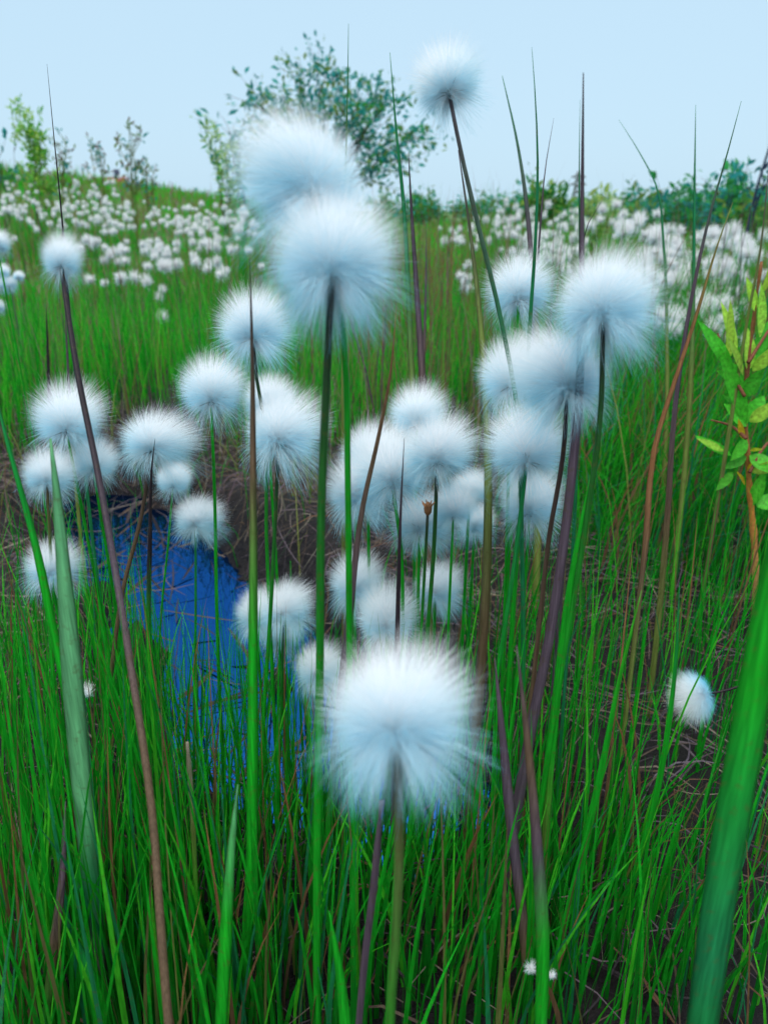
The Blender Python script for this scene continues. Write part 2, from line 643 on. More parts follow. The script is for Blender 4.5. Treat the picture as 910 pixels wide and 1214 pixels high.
def cotton(px, py, Y, rpx, label, tilt=0, fwd=29, path=None, mesh=None, zs=1.0, w=2.4, code='gg', k=0.0, rot=None, drift=0, group=GRP, n=34, bract=1.0):
    top = at(px, py - 5, Y)
    dep = pix(top)[2]
    R = rpx * HEAD_K * float(dep) / FP
    w *= 1.25
    pts = [top]
    if path:
        for (a, b) in path:
            pts.append(on_plane(a, b, Y, k, top[2]))
    else:
        pts.append(top + np.array([drift * .3 - math.sin(math.radians(tilt)) * .05, .004, -.07]))
    pts = down_to_ground(pts)
    root = pts[-1]
    o = empty('cotton_grass', root, label, 'cotton grass', group)
    o['kind'] = 'thing'
    C = catmull(pts, n)
    t = np.linspace(0, 1, n)
    rad = np.interp(t, [0, .08, 1], [.62, .8, 1.15]) * w * .0005
    v, f = tube(C - root, rad, sides=8)
    bg = Bag()
    bg.add(v, f, tube_tint(t, 8, stops(code)))
    link('stem', bg.mesh('stem', M_BLADE), o)
    me = mesh if mesh is not None else FL[random.randrange(len(FL))]
    h = link('seed_head', me, o, top - root)
    rz = random.uniform(-.8, .8) if rot is None else rot
    h.rotation_euler = (Matrix.Rotation(math.radians(tilt), 3, 'Y') @ Matrix.Rotation(math.radians(-fwd), 3, 'X') @ Matrix.Rotation(rz, 3, 'Z')).to_euler()
    h.scale = (R * random.uniform(.93, 1.08), R, R * zs * random.uniform(.95, 1.05))
    b = link('bract', BRACT, o, top - root)
    b.rotation_euler = h.rotation_euler
    b.scale = (R * bract,) * 3
    return o


# the front and upper heads
cotton(470, 880, .215, 94, 'very large blurred white cotton head low in front, nearest of all', mesh=FL_BIG[0], zs=.9, path=[(473, 1000), (462, 1214)], w=3.2, rot=.4, tilt=-3, fwd=44, code='bgg')
cotton(393, 334, .325, 77, 'big white cotton head with ragged hanging fibres, lower of the stacked pair against the sky', mesh=FL_BIG[0], path=[(388, 430), (381, 600), (379, 800), (376, 1000)], w=3.4, rot=.6, code='kgg')
cotton(369, 240, .36, 77, 'big white cotton head with wisps blown sideways, upper of the stacked pair before the tree', mesh=FL_BIG[2], path=[(398, 330), (409, 430), (412, 560), (414, 760)], w=2.8, rot=0, tilt=-3, code='gg')
cotton(532, 116, .50, 44, 'topmost cotton head leaning over on a bare arching stem against open sky', mesh=FL[4], tilt=-17, path=[(546, 180), (566, 265), (592, 372), (612, 480), (618, 640)], w=2.7, code='uttgg')
cotton(73, 322, .47, 26, 'small egg shaped cotton head on a long dark brown stem before the far drift', mesh=FL[0], zs=1.22, path=[(90, 430), (120, 580), (152, 770), (180, 960), (193, 1130)], k=-.62, w=3.4, code='kkubbbu', tilt=-4)
# the right cluster
cotton(614, 362, .56, 42, 'cotton head at the back of the right cluster, crossed by two green stems', mesh=FL[1], tilt=-3)
cotton(604, 464, .52, 44, 'cotton head squeezed behind its neighbours at the left of the right cluster', mesh=FL[2], tilt=-4)
cotton(714, 383, .40, 62, 'large round cotton head highest in the right cluster with wisps trailing below', mesh=FL_BIG[1], path=[(712, 480), (694, 620), (664, 800), (640, 960)], w=2.9, rot=.3, tilt=2, code='kgg')
cotton(672, 470, .43, 59, 'cotton head hanging below the highest one, over the purple brown blade', mesh=FL_BIG[2], path=[(668, 530), (650, 640), (640, 730)], w=2.8, tilt=-9, rot=.5, code='kbg')
cotton(624, 553, .46, 52, 'cotton head with a clear dark centre standing right of the middle cluster', mesh=FL[4], path=[(613, 640), (594, 770), (572, 900)], w=2.8, tilt=-2, code='tgg')
cotton(627, 614, .52, 41, 'cotton head peeping out below its dark centred neighbour right of the middle', mesh=FL[1], path=[(622, 690), (612, 800)], w=2.4)
# the middle cluster
cotton(494, 510, .60, 36, 'rounded cotton head at the top back of the middle cluster', mesh=FL[0])
cotton(518, 555, .47, 46, 'cotton head with the blackest star shaped centre in the middle cluster', mesh=FL[1], zs=.98, path=[(514, 650), (506, 760), (500, 900)], w=2.6, code='kgg')
cotton(465, 580, .50, 49, 'pinkish centred cotton head left of the star centred one in the middle cluster', mesh=FL[4], path=[(475, 650), (477, 760)], w=2.5, tilt=-6)
cotton(436, 560, .57, 42, 'cotton head half hidden at the upper left of the middle cluster behind two stems', mesh=FL[2])
cotton(423, 600, .52, 42, 'low left cotton head of the middle cluster crossed by thick green stems', mesh=FL[3], zs=.95, tilt=-10, path=[(420, 690), (412, 800)])
cotton(497, 634, .52, 46, 'flattened cotton head lowest in the middle cluster behind the brown bud', mesh=FL[5], zs=.72)
cotton(537, 617, .50, 27, 'small cotton head tucked under the right of the star centred one', mesh=FL[0], zs=1.1, path=[(533, 700), (528, 820)], w=1.9)
cotton(556, 594, .56, 25, 'small cotton head at the right edge of the middle cluster, upper one', mesh=FL[1])
cotton(562, 632, .60, 24, 'small cotton head at the right edge of the middle cluster beside brown blade, lower one', mesh=FL[3])
# low heads over the water
cotton(420, 708, .57, 37, 'cotton head low below the middle cluster behind several green stems', mesh=FL[3], zs=.95)
cotton(458, 752, .50, 37, 'cotton head rising just behind the very large front one', mesh=FL[0], zs=1.1)
cotton(516, 712, .58, 30, 'small cotton head alone under the flattened one of the middle cluster', mesh=FL[5], zs=1.0)
cotton(336, 736, .52, 33, 'fan shaped cotton head low over the blue water', mesh=FL[5], zs=.92, path=[(334, 820), (330, 930)], w=2.0, code='kgg')
cotton(303, 742, .55, 29, 'cotton head low over the water half behind the tall pointed stem', mesh=FL[3], zs=1.0)
cotton(331, 768, .57, 25, 'small cotton head drooping just below the fan shaped one', mesh=FL[1])
cotton(375, 808, .50, 30, 'cotton head low at the pool edge partly behind the very large front one', mesh=FL[2], zs=1.1)
# the left groups
cotton(300, 408, .53, 47, 'cotton head with a dark cup crossed by the tall pointed stem, before bright grass', mesh=FL[3], tilt=-4, zs=.95, path=[(306, 460), (310, 480), (316, 640)], w=2.4, code='kgg')
cotton(250, 482, .56, 43, 'round cotton head at the left of the left middle group', mesh=FL[0], path=[(254, 570), (257, 720)], w=2.4)
cotton(316, 492, .62, 32, 'cotton head mostly hidden behind the pair left of the thick stem', mesh=FL[1])
cotton(330, 532, .49, 51, 'large cotton head with a brown centre low in the left middle group', mesh=FL[2], tilt=2, path=[(327, 600), (321, 720), (312, 860)], w=2.5, code='kgg', rot=.3)
cotton(181, 540, .53, 46, 'wide windblown cotton head with a sharp dark bract above the pool', mesh=FL[2], zs=.86, tilt=8, path=[(166, 620), (148, 690), (132, 800)], w=2.9, code='kbbgg', rot=0)
cotton(205, 582, .60, 22, 'tiny cotton head just under the windblown one with the dark bract', mesh=FL[0], path=[(200, 640), (192, 720)], w=1.6)
cotton(232, 628, .57, 31, 'small spiky cotton head standing alone over the pool', mesh=FL[5], zs=.86, path=[(232, 730), (230, 880)], w=1.9, code='tgg')
cotton(79, 517, .55, 44, 'cotton head highest of the far left trio, crossed by the dark stem', mesh=FL[0], zs=.95, tilt=-2)
cotton(111, 562, .56, 30, 'cotton head lower right of the far left trio behind the dark stem', mesh=FL[4])
cotton(56, 578, .52, 33, 'cotton head lower left of the far left trio with brownish cup', mesh=FL[1], zs=.92, path=[(60, 650), (63, 780), (68, 920)], w=2.3, code='bgg')
cotton(60, 688, .52, 36, 'cotton head lowest at far left behind the pale flat blade', mesh=FL[3], zs=.92)
# the fallen one on the right
cotton(836, 828, .50, 33, 'nodding blue white cotton head lying sideways on a bent dark stem over black peat', mesh=FL_BALL, tilt=-106, fwd=4, zs=.78, path=[(858, 819), (905, 806), (965, 860)], w=1.9, code='kkk')
# at the left edge, farther back
EDGE = 'cotton grass plants at the left edge of the slope'
for (a, b, r_) in ((-3, 298, 15), (2, 345, 9), (11, 344, 9), (22, 335, 7), (3, 330, 9), (-2, 372, 9)):
    cotton(a, b, 1.55 if r_ < 12 else .9, r_, 'white cotton head bunched with others at the very left edge', group=EDGE, n=12, w=2.0)

# ------------------------------------------------------------------ shreds of fluff caught low down
def shred(px, py, Y, rpx, label, seed):
    p = at(px, py, Y)
    R = rpx * float(pix(p)[2]) / FP
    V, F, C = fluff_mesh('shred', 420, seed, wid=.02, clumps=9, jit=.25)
    bt = Bag()
    bt.add(V * R, [F], C)
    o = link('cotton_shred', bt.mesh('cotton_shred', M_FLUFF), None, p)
    o.rotation_euler = (random.uniform(-.5, .5), random.uniform(-.6, .6), random.uniform(0, 6))
    tag(o, label, 'cotton tuft', 'torn tufts of cotton caught on the blades')
    return o


shred(103, 826, .52, 13, 'small torn tuft of cotton caught on the pale flat blade', 41)
shred(628, 1148, .32, 10, 'torn blue white tuft clinging to the left side of the purple stalk at the bottom', 42)
shred(654, 1158, .32, 8, 'torn blue white tuft clinging to the right side of the purple stalk at the bottom', 43)

# ------------------------------------------------------------------ the blades one can tell apart
BG = 'tall sedge blades standing out from the grass'


def blade(path, Y, w, code, label, k=0.0, thick=.3, taper=.4, name='tall_sedge', tipw=.05, n=36, wdir=None, cat='grass blade', twist=.5):
    """path from tip to root in photo pixels; w full width in mm."""
    tip = at(path[0][0], path[0][1], Y)
    pts = [tip] + [on_plane(a, b, Y, k, tip[2]) for a, b in path[1:]]
    pts = down_to_ground(pts)
    root = pts[-1]
    C = catmull(pts, n)
    t = np.linspace(0, 1, n)
    prof = np.interp(t, [0, taper * .3, taper, .9, 1], [tipw, .45, 1, 1, .8])
    w *= 1.3 if w < 13 else 1.0
    a = random.uniform(-.5, .5)
    wd = (math.cos(a), math.sin(a), 0) if wdir is None else wdir
    v, f = tube(C - root, prof * w * .0005, prof * w * .0005 * thick, sides=8, wdir=wd, twist=twist * random.uniform(-1, 1))
    bg = Bag()
    tv = tube_tint(t, 8, stops(code))
    if w > 6:      # a broad blade: pale midrib and dark rolled edges
        ring = tv[:-2].reshape(n, 8, 3)
        ring[:, [2, 6]] *= 1.55
        ring[:, [0, 4]] *= .7
    bg.add(v, f, tv)
    o = link(name, bg.mesh(name, M_BLADE), None, root)
    return tag(o, label, cat, BG)


blade([(985, 380), (950, 520), (915, 680), (885, 870), (856, 1040), (832, 1214)], .235, 14, 'dgtdd', 'very broad blurred green blade slanting up the lower right edge', taper=.3, wdir=(1, .1, 0), twist=.2, thick=.2)
blade([(60, 520), (68, 590), (76, 680), (85, 790), (97, 930), (103, 990), (118, 1170)], .36, 8.5, 'pppptuu', 'pale grey green flat blade ending in a dark stalk at left', taper=.3, tipw=.1, wdir=(1, .2, 0), twist=.1, thick=.15)
blade([(-12, 440), (8, 520), (42, 645), (66, 760), (86, 860), (103, 980)], .40, 5, 'tgggu', 'long green blade curving in from the left edge', taper=.25)
blade([(296, 306), (299, 420), (300, 560), (300, 800), (298, 1010), (292, 1180)], .37, 5.2, 'kbgggg', 'tall pointed thick green stem rising in front of two cotton heads', thick=.85, taper=.55)
blade([(691, 86), (690, 200), (689, 300), (686, 470), (672, 610), (650, 760), (630, 860)], .42, 9, 'kuuuuuu', 'tall purple brown flat blade piercing the sky behind the right cluster', taper=.85, thick=.25, wdir=(1, .3, 0))
blade([(543, 178), (555, 260), (569, 380), (577, 500), (578, 620), (572, 760), (562, 880)], .55, 9, 'uoobbbo', 'brown flat blade between the middle and right clusters', taper=.7, thick=.25)
blade([(595, 90), (612, 165), (621, 220), (629, 300), (636, 420)], .95, 9, 'tuooo', 'olive blade with a thin green tip reaching above the green bush', taper=.7)
blade([(630, 56), (635, 130), (637, 210), (634, 290), (628, 380), (620, 520)], .52, 3.2, 'ttggg', 'fine dark green stem rising highest beside the right cluster', taper=.4, thick=.8)
blade([(656, 140), (646, 200), (640, 270), (632, 380)], .75, 3, 'uuogg', 'thin brownish blade leaning over the fine dark green stem', taper=.5)
blade([(687, 118), (686, 220), (687, 330)], .55, 2.5, 'tttg', 'thin blue green blade close against the tall purple brown one', taper=.4)
blade([(713, 238), (700, 258), (691, 280), (688, 340)], .60, 3, 'kuuu', 'short dark blade forking off beside the tall purple brown one', taper=.4)
blade([(462, 62), (470, 160), (478, 240), (483, 330), (488, 450)], .80, 6.5, 'ttooo', 'tall green blade rising between the tree and the topmost cotton head', taper=.6)
blade([(484, 180), (487, 240), (492, 320), (500, 440)], .78, 6, 'kubbo', 'brown purple blade just beside the tall green one below the tree', taper=.4)
blade([(413, 28), (412, 100), (410, 180), (408, 300)], .70, 4.5, 'toobo', 'thin brown tipped blade sticking up in front of the tree crown', taper=.7)
blade([(56, 76), (64, 160), (74, 262), (80, 340)], .60, 2.8, 'kkttg', 'lone fine dark blade above the egg shaped cotton head', taper=.8)
blade([(733, 142), (757, 180), (778, 222), (786, 290), (790, 420)], 1.1, 6, 'ttooo', 'thin blade arching left against the sky right of the right cluster', taper=.7)
blade([(824, 124), (823, 200), (822, 290), (820, 400)], .95, 6, 'ttoog', 'straight upright blade before the dark bushes at right', taper=.5)
blade([(878, 120), (862, 180), (842, 250), (818, 360), (800, 480), (790, 620)], .72, 4.6, 'tuuboo', 'long brown blade slanting right into the sky before the dark bushes', taper=.6)
blade([(868, 240), (850, 290), (826, 370), (800, 450), (778, 520), (764, 650)], .62, 5.5, 'orrboo', 'broad rust brown blade slanting left of the leafy sapling', taper=.5, wdir=(1, .2, 0))
blade([(912, 180), (900, 300), (885, 380), (872, 460)], .85, 3.6, 'uoobg', 'brown blade leaning at the right edge above the leafy sapling', taper=.5)
blade([(505, 262), (505, 300), (503, 400), (498, 520)], 1.2, 5, 'uubbo', 'thin dead brown blade right of the stacked heads', taper=.5)
blade([(612, 765), (625, 880), (636, 1000), (643, 1120), (640, 1230)], .30, 7, 'ubugguu', 'blurred purple stalk rising from the bottom right of the front head', taper=.5)
blade([(586, 780), (596, 880), (606, 980), (620, 1100)], .36, 5, 'uuubg', 'narrow purple blade behind the purple stalk at the bottom', taper=.3)
blade([(452, 950), (444, 1040), (432, 1140), (424, 1230)], .27, 2.9, 'uuugg', 'short purple grey stalk just left of the front head stem', taper=.1, tipw=.8, thick=.8)
blade([(479, 520), (475, 600), (472, 700), (470, 800)], .45, 4.2, 'ukuug', 'dark purple spike standing before the pinkish centred cotton head', taper=.7)
blade([(470, 360), (463, 440), (448, 520), (430, 600), (414, 730), (400, 850)], .44, 3.4, 'rbuugg', 'slender leaning brown tipped blade crossing the middle cluster', taper=.4)
blade([(184, 520), (181, 545), (178, 640), (176, 760)], .50, 2.6, 'kkggg', 'green stem with a black pointed tip in front of the windblown cotton head', taper=.25, thick=.8)
blade([(55, 358), (57, 420), (60, 500)], 1.1, 5, 'kkub', 'short black dead spike behind the egg shaped cotton head', taper=.4)
blade([(77, 345), (80, 420), (86, 520)], .9, 3.5, 'uuoog', 'faint brown stalk beside the dark brown stem at left', taper=.4)
blade([(700, 560), (676, 690), (660, 820), (648, 960), (642, 1080)], .40, 4, 'gggoo', 'bright green blade leaning behind the purple stalk at right', taper=.3)
blade([(760, 700), (735, 800), (715, 900), (690, 1020), (668, 1200)], .38, 4.2, 'lgggd', 'fresh green blade slanting through the dark peat at right', taper=.4)
blade([(805, 690), (800, 790), (780, 930), (745, 1060), (700, 1214)], .40, 4, 'tgggd', 'long green blade bowing across below the nodding cotton head', taper=.4)
blade([(222, 880), (228, 960), (232, 1060), (232, 1200)], .36, 2.3, 'sollg', 'yellow green stem with a broken white tip in the left foreground', taper=.05, tipw=.6, thick=.9)
blade([(282, 930), (275, 1000), (268, 1100), (262, 1214)], .30, 6, 'pggg', 'soft blurred green blade at the lower left middle', taper=.4)
blade([(90, 1110), (108, 1160), (128, 1240)], .33, 8, 'tggg', 'short broad green blade poking up in the lower left', taper=.4)
blade([(78, 950), (74, 1040), (62, 1140), (52, 1240)], .34, 5, 'uubgg', 'brown purple stalk leaning left at the lower left', taper=.4)
blade([(390, 1080), (402, 1150), (412, 1240)], .30, 6, 'gggg', 'short soft green blade left of the front stem at the bottom', taper=.5)
blade([(870, 700), (845, 760), (835, 830), (820, 960)], .60, 3, 'gggg', 'thin green blade crossing beside the nodding cotton head', taper=.4)

# small brown bud on its own stem
p0 = at(507, 604, .45)
bpts = down_to_ground([p0] + [on_plane(a, b, .45, 0, p0[2]) for a, b in ((504, 660), (499, 750), (492, 860))])
broot = bpts[-1]
bo = empty('sedge_bud', broot, 'thin green stem with a small brown bud in front of the flattened cotton head', 'sedge')
t = np.linspace(0, 1, 30)
v, f = tube(catmull(bpts, 30) - broot, np.interp(t, [0, 1], [.0009, .0013]), sides=8)
bg = Bag()
bg.add(v, f, tube_tint(t, 8, stops('kggg')))
link('stem', bg.mesh('stem', M_BLADE), bo)
bg = Bag()
v, f = tube(np.array([(0, 0, -.004), (0, 0, -.002), (0, 0, .001), (0, 0, .0035), (0, 0, .005)]) + p0 - broot, [.0008, .0022, .0026, .002, .0005], sides=8)
bg.add(v, f, C_RUST * .6)
for q in range(7):
    a = q * .9
    d = np.array([math.cos(a), math.sin(a), 1.2]) * .0032
    v, f = tube(np.array([p0 - broot, p0 - broot + d * .6, p0 - broot + d * 1.3]), [.0007, .0008, .0002], sides=5)
    bg.add(v, f, C_RUST * random.uniform(.4, 1.1))
link('bud', bg.mesh('bud', M_DARK), bo)


# ------------------------------------------------------------------ grass nobody could count
def palette(n, cols, probs, var=.25):
    idx = RNG.choice(len(cols), n, p=np.array(probs) / sum(probs))
    c = np.array(cols)[idx] * RNG.uniform(1 - var, 1 + var, (n, 1)) * RNG.uniform(.9, 1.1, (n, 3))
    return np.clip(c, 0, 1), idx


def grass_patch(name, root_xy, h, lean, width, cols, probs, tipcols, label, m, seg=4, droop=0.0, facing=.9):
    n = len(root_xy)
    z = ground(root_xy[:, 0], root_xy[:, 1]) - .008
    root = np.column_stack([root_xy, z])
    c0, idx = palette(n, cols, probs)
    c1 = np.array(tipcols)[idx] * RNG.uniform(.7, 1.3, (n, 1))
    wang = RNG.normal(0, facing, n)
    V, F, C = ribbons(root, h, lean, width, wang, c0, c1, seg, np.abs(RNG.normal(0, droop, n)) if droop else None)
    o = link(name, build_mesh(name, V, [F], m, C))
    return tag(o, label, 'grass', kind='stuff')


# foreground: choose the tip's place in view, then the blade that reaches it
def fore(n, xr, tipr, yr, wmm, accept=None):
    px = RNG.uniform(xr[0], xr[1], n)
    tp = RNG.uniform(tipr[0], tipr[1], n)
    yy = RNG.uniform(yr[0], yr[1], n)
    P = np.array([at(a, b, c) for a, b, c in zip(px, tp, yy)])
    lean = np.column_stack([RNG.normal(.008, .020, n), RNG.normal(0, .025, n)])
    rxy = P[:, :2] - lean
    h = P[:, 2] - ground(rxy[:, 0], rxy[:, 1]) + .008
    ok = (h > .06) & (h < .46) & (rxy[:, 1] > .2)
    ok &= ~((px > 770) & (px < 862) & (tp < 885) & (yy < .6))    # the gap the nodding head hangs in
    if accept is not None:
        ok &= accept(rxy[:, 0], rxy[:, 1])
    return rxy[ok], h[ok], lean[ok], RNG.uniform(wmm[0], wmm[1], int(ok.sum())) * .001


def anywhere(x, y):
    return (pool_sdf(x, y) > -.02) | (RNG.random(len(x)) < .85)


def bank(x, y):
    s = pool_sdf(x, y)
    return (s > -.02) | (RNG.random(len(x)) < .22)


parts = [fore(900, (-60, 190), (640, 1000), (.34, .8), (1.2, 3.4), bank), fore(420, (-60, 200), (900, 1150), (.30, .6), (1.6, 4.2), bank),
         fore(760, (170, 420), (670, 1000), (.42, .9), (1.1, 2.6), anywhere), fore(420, (170, 420), (860, 1150), (.32, .62), (1.6, 4.2), bank),
         fore(520, (400, 660), (700, 1000), (.42, .85), (1.2, 3.0), bank), fore(420, (400, 660), (880, 1150), (.32, .60), (1.6, 4.4), bank),
         fore(430, (560, 960), (600, 900), (.45, .95), (1.2, 3.0), bank), fore(400, (560, 960), (780, 1150), (.34, .66), (1.6, 4.0), bank),
         fore(260, (640, 960), (520, 760), (.7, 1.15), (1.2, 2.6), bank), fore(190, (420, 700), (580, 760), (.7, 1.2), (1.2, 2.4), bank),
         fore(420, (600, 930), (900, 1200), (.32, .56), (1.5, 3.6), bank), fore(220, (-40, 180), (560, 760), (.6, .95), (1.2, 2.4), bank)]
rxy = np.concatenate([p[0] for p in parts])
hh = np.concatenate([p[1] for p in parts])
ln = np.concatenate([p[2] for p in parts])
ww = np.concatenate([p[3] for p in parts])
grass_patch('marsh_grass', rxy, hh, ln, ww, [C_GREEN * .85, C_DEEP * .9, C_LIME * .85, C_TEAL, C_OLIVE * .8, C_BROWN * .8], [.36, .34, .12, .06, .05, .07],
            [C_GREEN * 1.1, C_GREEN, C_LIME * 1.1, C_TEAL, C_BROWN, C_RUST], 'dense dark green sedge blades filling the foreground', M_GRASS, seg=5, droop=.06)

# tall leaning grass on the right bank
n = 5200
xr = RNG.uniform(.26, 1.45, n)
yr = RNG.uniform(.98, 2.1, n)
keep = (pool_sdf(xr, yr) > .05) & (xr > .18 + .12 * (2 - yr))
xr, yr = xr[keep], yr[keep]
n = len(xr)
grass_patch('bank_grass', np.column_stack([xr, yr]), (RNG.uniform(.18, .50, n) * RNG.uniform(.65, 1, n)) * sstep(.1, .5, xr + .15), np.column_stack([RNG.normal(.03, .08, n), RNG.normal(-.02, .07, n)]),
            RNG.uniform(2, 4.2, n) * .001, [C_GREEN * .9, C_DEEP, C_TEAL * .8, C_OLIVE, C_BROWN], [.38, .33, .13, .06, .10], [C_LIME * .8, C_GREEN, C_TEAL * 1.4, C_OLIVE, C_RUST],
            'tall leaning green grass on the bank at right', M_GRASS, seg=5, droop=.12)

# the bright grass behind the pool
n = 15000
yr = 1.55 + 2.6 * RNG.random(n) ** 1.2
xr = RNG.uniform(-.72, .72, n) * yr
keep = (pool_sdf(xr, yr) > .03) & ~((yr < 1.8) & (np.sin(xr * 9) * .12 + 1.66 > yr))
xr, yr = xr[keep], yr[keep]
n = len(xr)
grass_patch('meadow_grass', np.column_stack([xr, yr]), RNG.uniform(.11, .29, n) * (1 - .32 * sstep(1.8, 3.2, yr)) * (1 + .35 * np.array([noise.noise(Vector((p * 3.5, q * 3.5, 4))) for p, q in zip(xr, yr)])), np.column_stack([RNG.normal(.0, .035, n), RNG.normal(0, .03, n)]),
            RNG.uniform(1.6, 3.4, n) * .001 * (1 + .25 * (yr - 1.5)), [C_GREEN * 1.05, C_LIME * .8, C_DEEP, C_OLIVE, C_BROWN], [.40, .27, .16, .09, .08],
            [C_GREEN * 1.3, C_LIME * 1.2, C_GREEN, C_OLIVE * 1.3, C_STRAW * .7], 'bright green meadow grass behind the pool', M_GRASS, seg=4, droop=.05)

# thin edge tussocks round the far side of the pool
n = 1400
a = RNG.uniform(-.95, .35, n)
b = RNG.uniform(1.05, 1.75, n)
keep = (pool_sdf(a, b) > -.02) & (RNG.random(n) < .65)
a, b = a[keep], b[keep]
n = len(a)
grass_patch('tussock_grass', np.column_stack([a, b]), RNG.uniform(.06, .22, n), np.column_stack([RNG.normal(0, .07, n), RNG.normal(0, .05, n)]), RNG.uniform(1.2, 2.6, n) * .001,
            [C_DEEP, C_OLIVE, C_BROWN, C_STRAW * .6], [.3, .25, .3, .15], [C_GREEN, C_OLIVE, C_BROWN, C_STRAW * .7], 'sparse olive and brown grass on the dark far bank', M_GRASS, seg=4, droop=.3)

# the slope
n = 34000
yr = 4.0 * (26 / 4.0) ** (RNG.random(n) ** .9)
xr = RNG.uniform(-.68, .66, n) * yr
clump = np.array([noise.noise(Vector((p * .9, q * .7, 1.7))) for p, q in zip(xr, yr)])
cb = [C_GREEN * 1.2, C_LIME * .9, C_OLIVE * 1.15, C_BROWN * 1.4, C_STRAW * .8]
grass_patch('slope_grass', np.column_stack([xr, yr]), RNG.uniform(.10, .24, n) * (1 + 1.3 * np.clip(clump, -.4, .8)), np.column_stack([RNG.normal(0, .05, n), RNG.normal(0, .04, n)]),
            .0013 * yr * RNG.uniform(.7, 1.6, n) + .0015, cb, [.26, .16, .32, .16, .10], [c * 1.2 for c in cb], 'rough olive and green grass over the rising slope', M_FARGRASS, seg=3, droop=.1)

# stalks standing over the meadow: thin dead ones
n = 1900
yr = RNG.uniform(1.3, 5.0, n)
xr = np.where(RNG.random(n) < .45, RNG.uniform(-.55, .6, n), RNG.uniform(-.02, .55, n)) * yr
keep = pool_sdf(xr, yr) > .05
xr, yr = xr[keep], yr[keep]
n = len(xr)
grass_patch('dead_grass', np.column_stack([xr, yr]), RNG.uniform(.22, .58, n), np.column_stack([RNG.normal(0, .06, n), RNG.normal(0, .03, n)]), RNG.uniform(1.5, 3.5, n) * .001 * (1 + .2 * (yr - 1.3)),
            [C_OLIVE, C_BROWN * 1.3, C_PURP, C_STRAW * .6], [.5, .25, .1, .15], [C_GREEN, C_RUST * .8, C_PURP, C_STRAW * .6], 'scattered thin brown and olive stalks rising over the meadow', M_GRASS, seg=5, droop=.04)

# dead straw lying on the peat
n = 9000
a = RNG.uniform(-1.0, 1.15, n)
b = .32 + 1.5 * RNG.random(n) ** .8
s = pool_sdf(a, b)
keep = (s > .0) | (RNG.random(n) < .10)
a, b, s = a[keep], b[keep], s[keep]
n = len(a)
ang = RNG.normal(0, 1.1, n)
ln_ = RNG.uniform(.03, .13, n)
dx, dy = np.cos(ang) * ln_ / 2, np.sin(ang) * ln_ / 2
tt = np.linspace(-1, 1, 5)
bow = RNG.normal(0, .04, n)
S = np.zeros((n, 5, 3))
S[:, :, 0] = a[:, None] + dx[:, None] * tt - dy[:, None] * (tt ** 2) * bow[:, None] * 12
S[:, :, 1] = b[:, None] + dy[:, None] * tt + dx[:, None] * (tt ** 2) * bow[:, None] * 12
S[:, :, 2] = np.maximum(ground(S[:, :, 0], S[:, :, 1]), wz) + .004 + RNG.random((n, 1)) * .035 + (tt[None] * RNG.normal(0, .016, (n, 1)))
wv = RNG.uniform(.0003, .0008, n)
off = np.stack([-np.sin(ang), np.cos(ang), np.full(n, .6)], 1)[:, None] * (wv[:, None] * np.array([.4, 1, 1, .9, .3]))[:, :, None]
V = np.stack([S - off, S + off], 2).reshape(-1, 3)
base = (np.arange(n) * 10)[:, None]
ii = (np.arange(4) * 2)[None]
F = np.stack([base + ii, base + ii + 1, base + ii + 3, base + ii + 2], 2).reshape(-1, 4)
cc, _ = palette(n, [C_STRAW * .4, C_BROWN * .4, C_PURP * .7, C_RUST * .3, C_DARK * .7], [.16, .27, .27, .10, .2])
so = link('straw_litter', build_mesh('straw_litter', V, [F], M_STRAW, np.repeat(cc, 10, axis=0)))
tag(so, 'dead straw matted over the black peat', 'straw', kind='stuff')

# dark drowned stalks: lying on and poking out of the pool
n = 420
a = RNG.uniform(-.75, .6, n)
b = RNG.uniform(.42, 1.45, n)
keep = pool_sdf(a, b) < .0
a, b = a[keep], b[keep]
n = len(a)
ang = RNG.uniform(0, math.pi, n)
ln_ = RNG.uniform(.02, .10, n)
S = np.zeros((n, 5, 3))
bow = RNG.normal(0, .03, n)
S[:, :, 0] = a[:, None] + np.cos(ang)[:, None] * ln_[:, None] * tt * .5 - np.sin(ang)[:, None] * (tt ** 2) * bow[:, None] * ln_[:, None] * 2
S[:, :, 1] = b[:, None] + np.sin(ang)[:, None] * ln_[:, None] * tt * .5 + np.cos(ang)[:, None] * (tt ** 2) * bow[:, None] * ln_[:, None] * 2
S[:, :, 2] = wz + .002 + np.abs(RNG.normal(0, .012, (n, 1))) * (1 + tt[None]) + RNG.random((n, 1)) * .002
wv = RNG.uniform(.0006, .0035, n)
off = np.stack([-np.sin(ang), np.cos(ang), np.full(n, .3)], 1)[:, None] * (wv[:, None] * np.array([.4, 1, 1, .9, .3]))[:, :, None]
V = np.stack([S - off, S + off], 2).reshape(-1, 3)
base = (np.arange(n) * 10)[:, None]
F = np.stack([base + ii, base + ii + 1, base + ii + 3, base + ii + 2], 2).reshape(-1, 4)
cc, _ = palette(n, [C_DARK * .6, C_DARK, C_BROWN * .35], [.5, .35, .15])
so = link('drowned_stalks', build_mesh('drowned_stalks', V, [F], M_STRAW, np.repeat(cc, 10, axis=0)))
tag(so, 'dark drowned stalks lying in the pool', 'straw', kind='stuff')

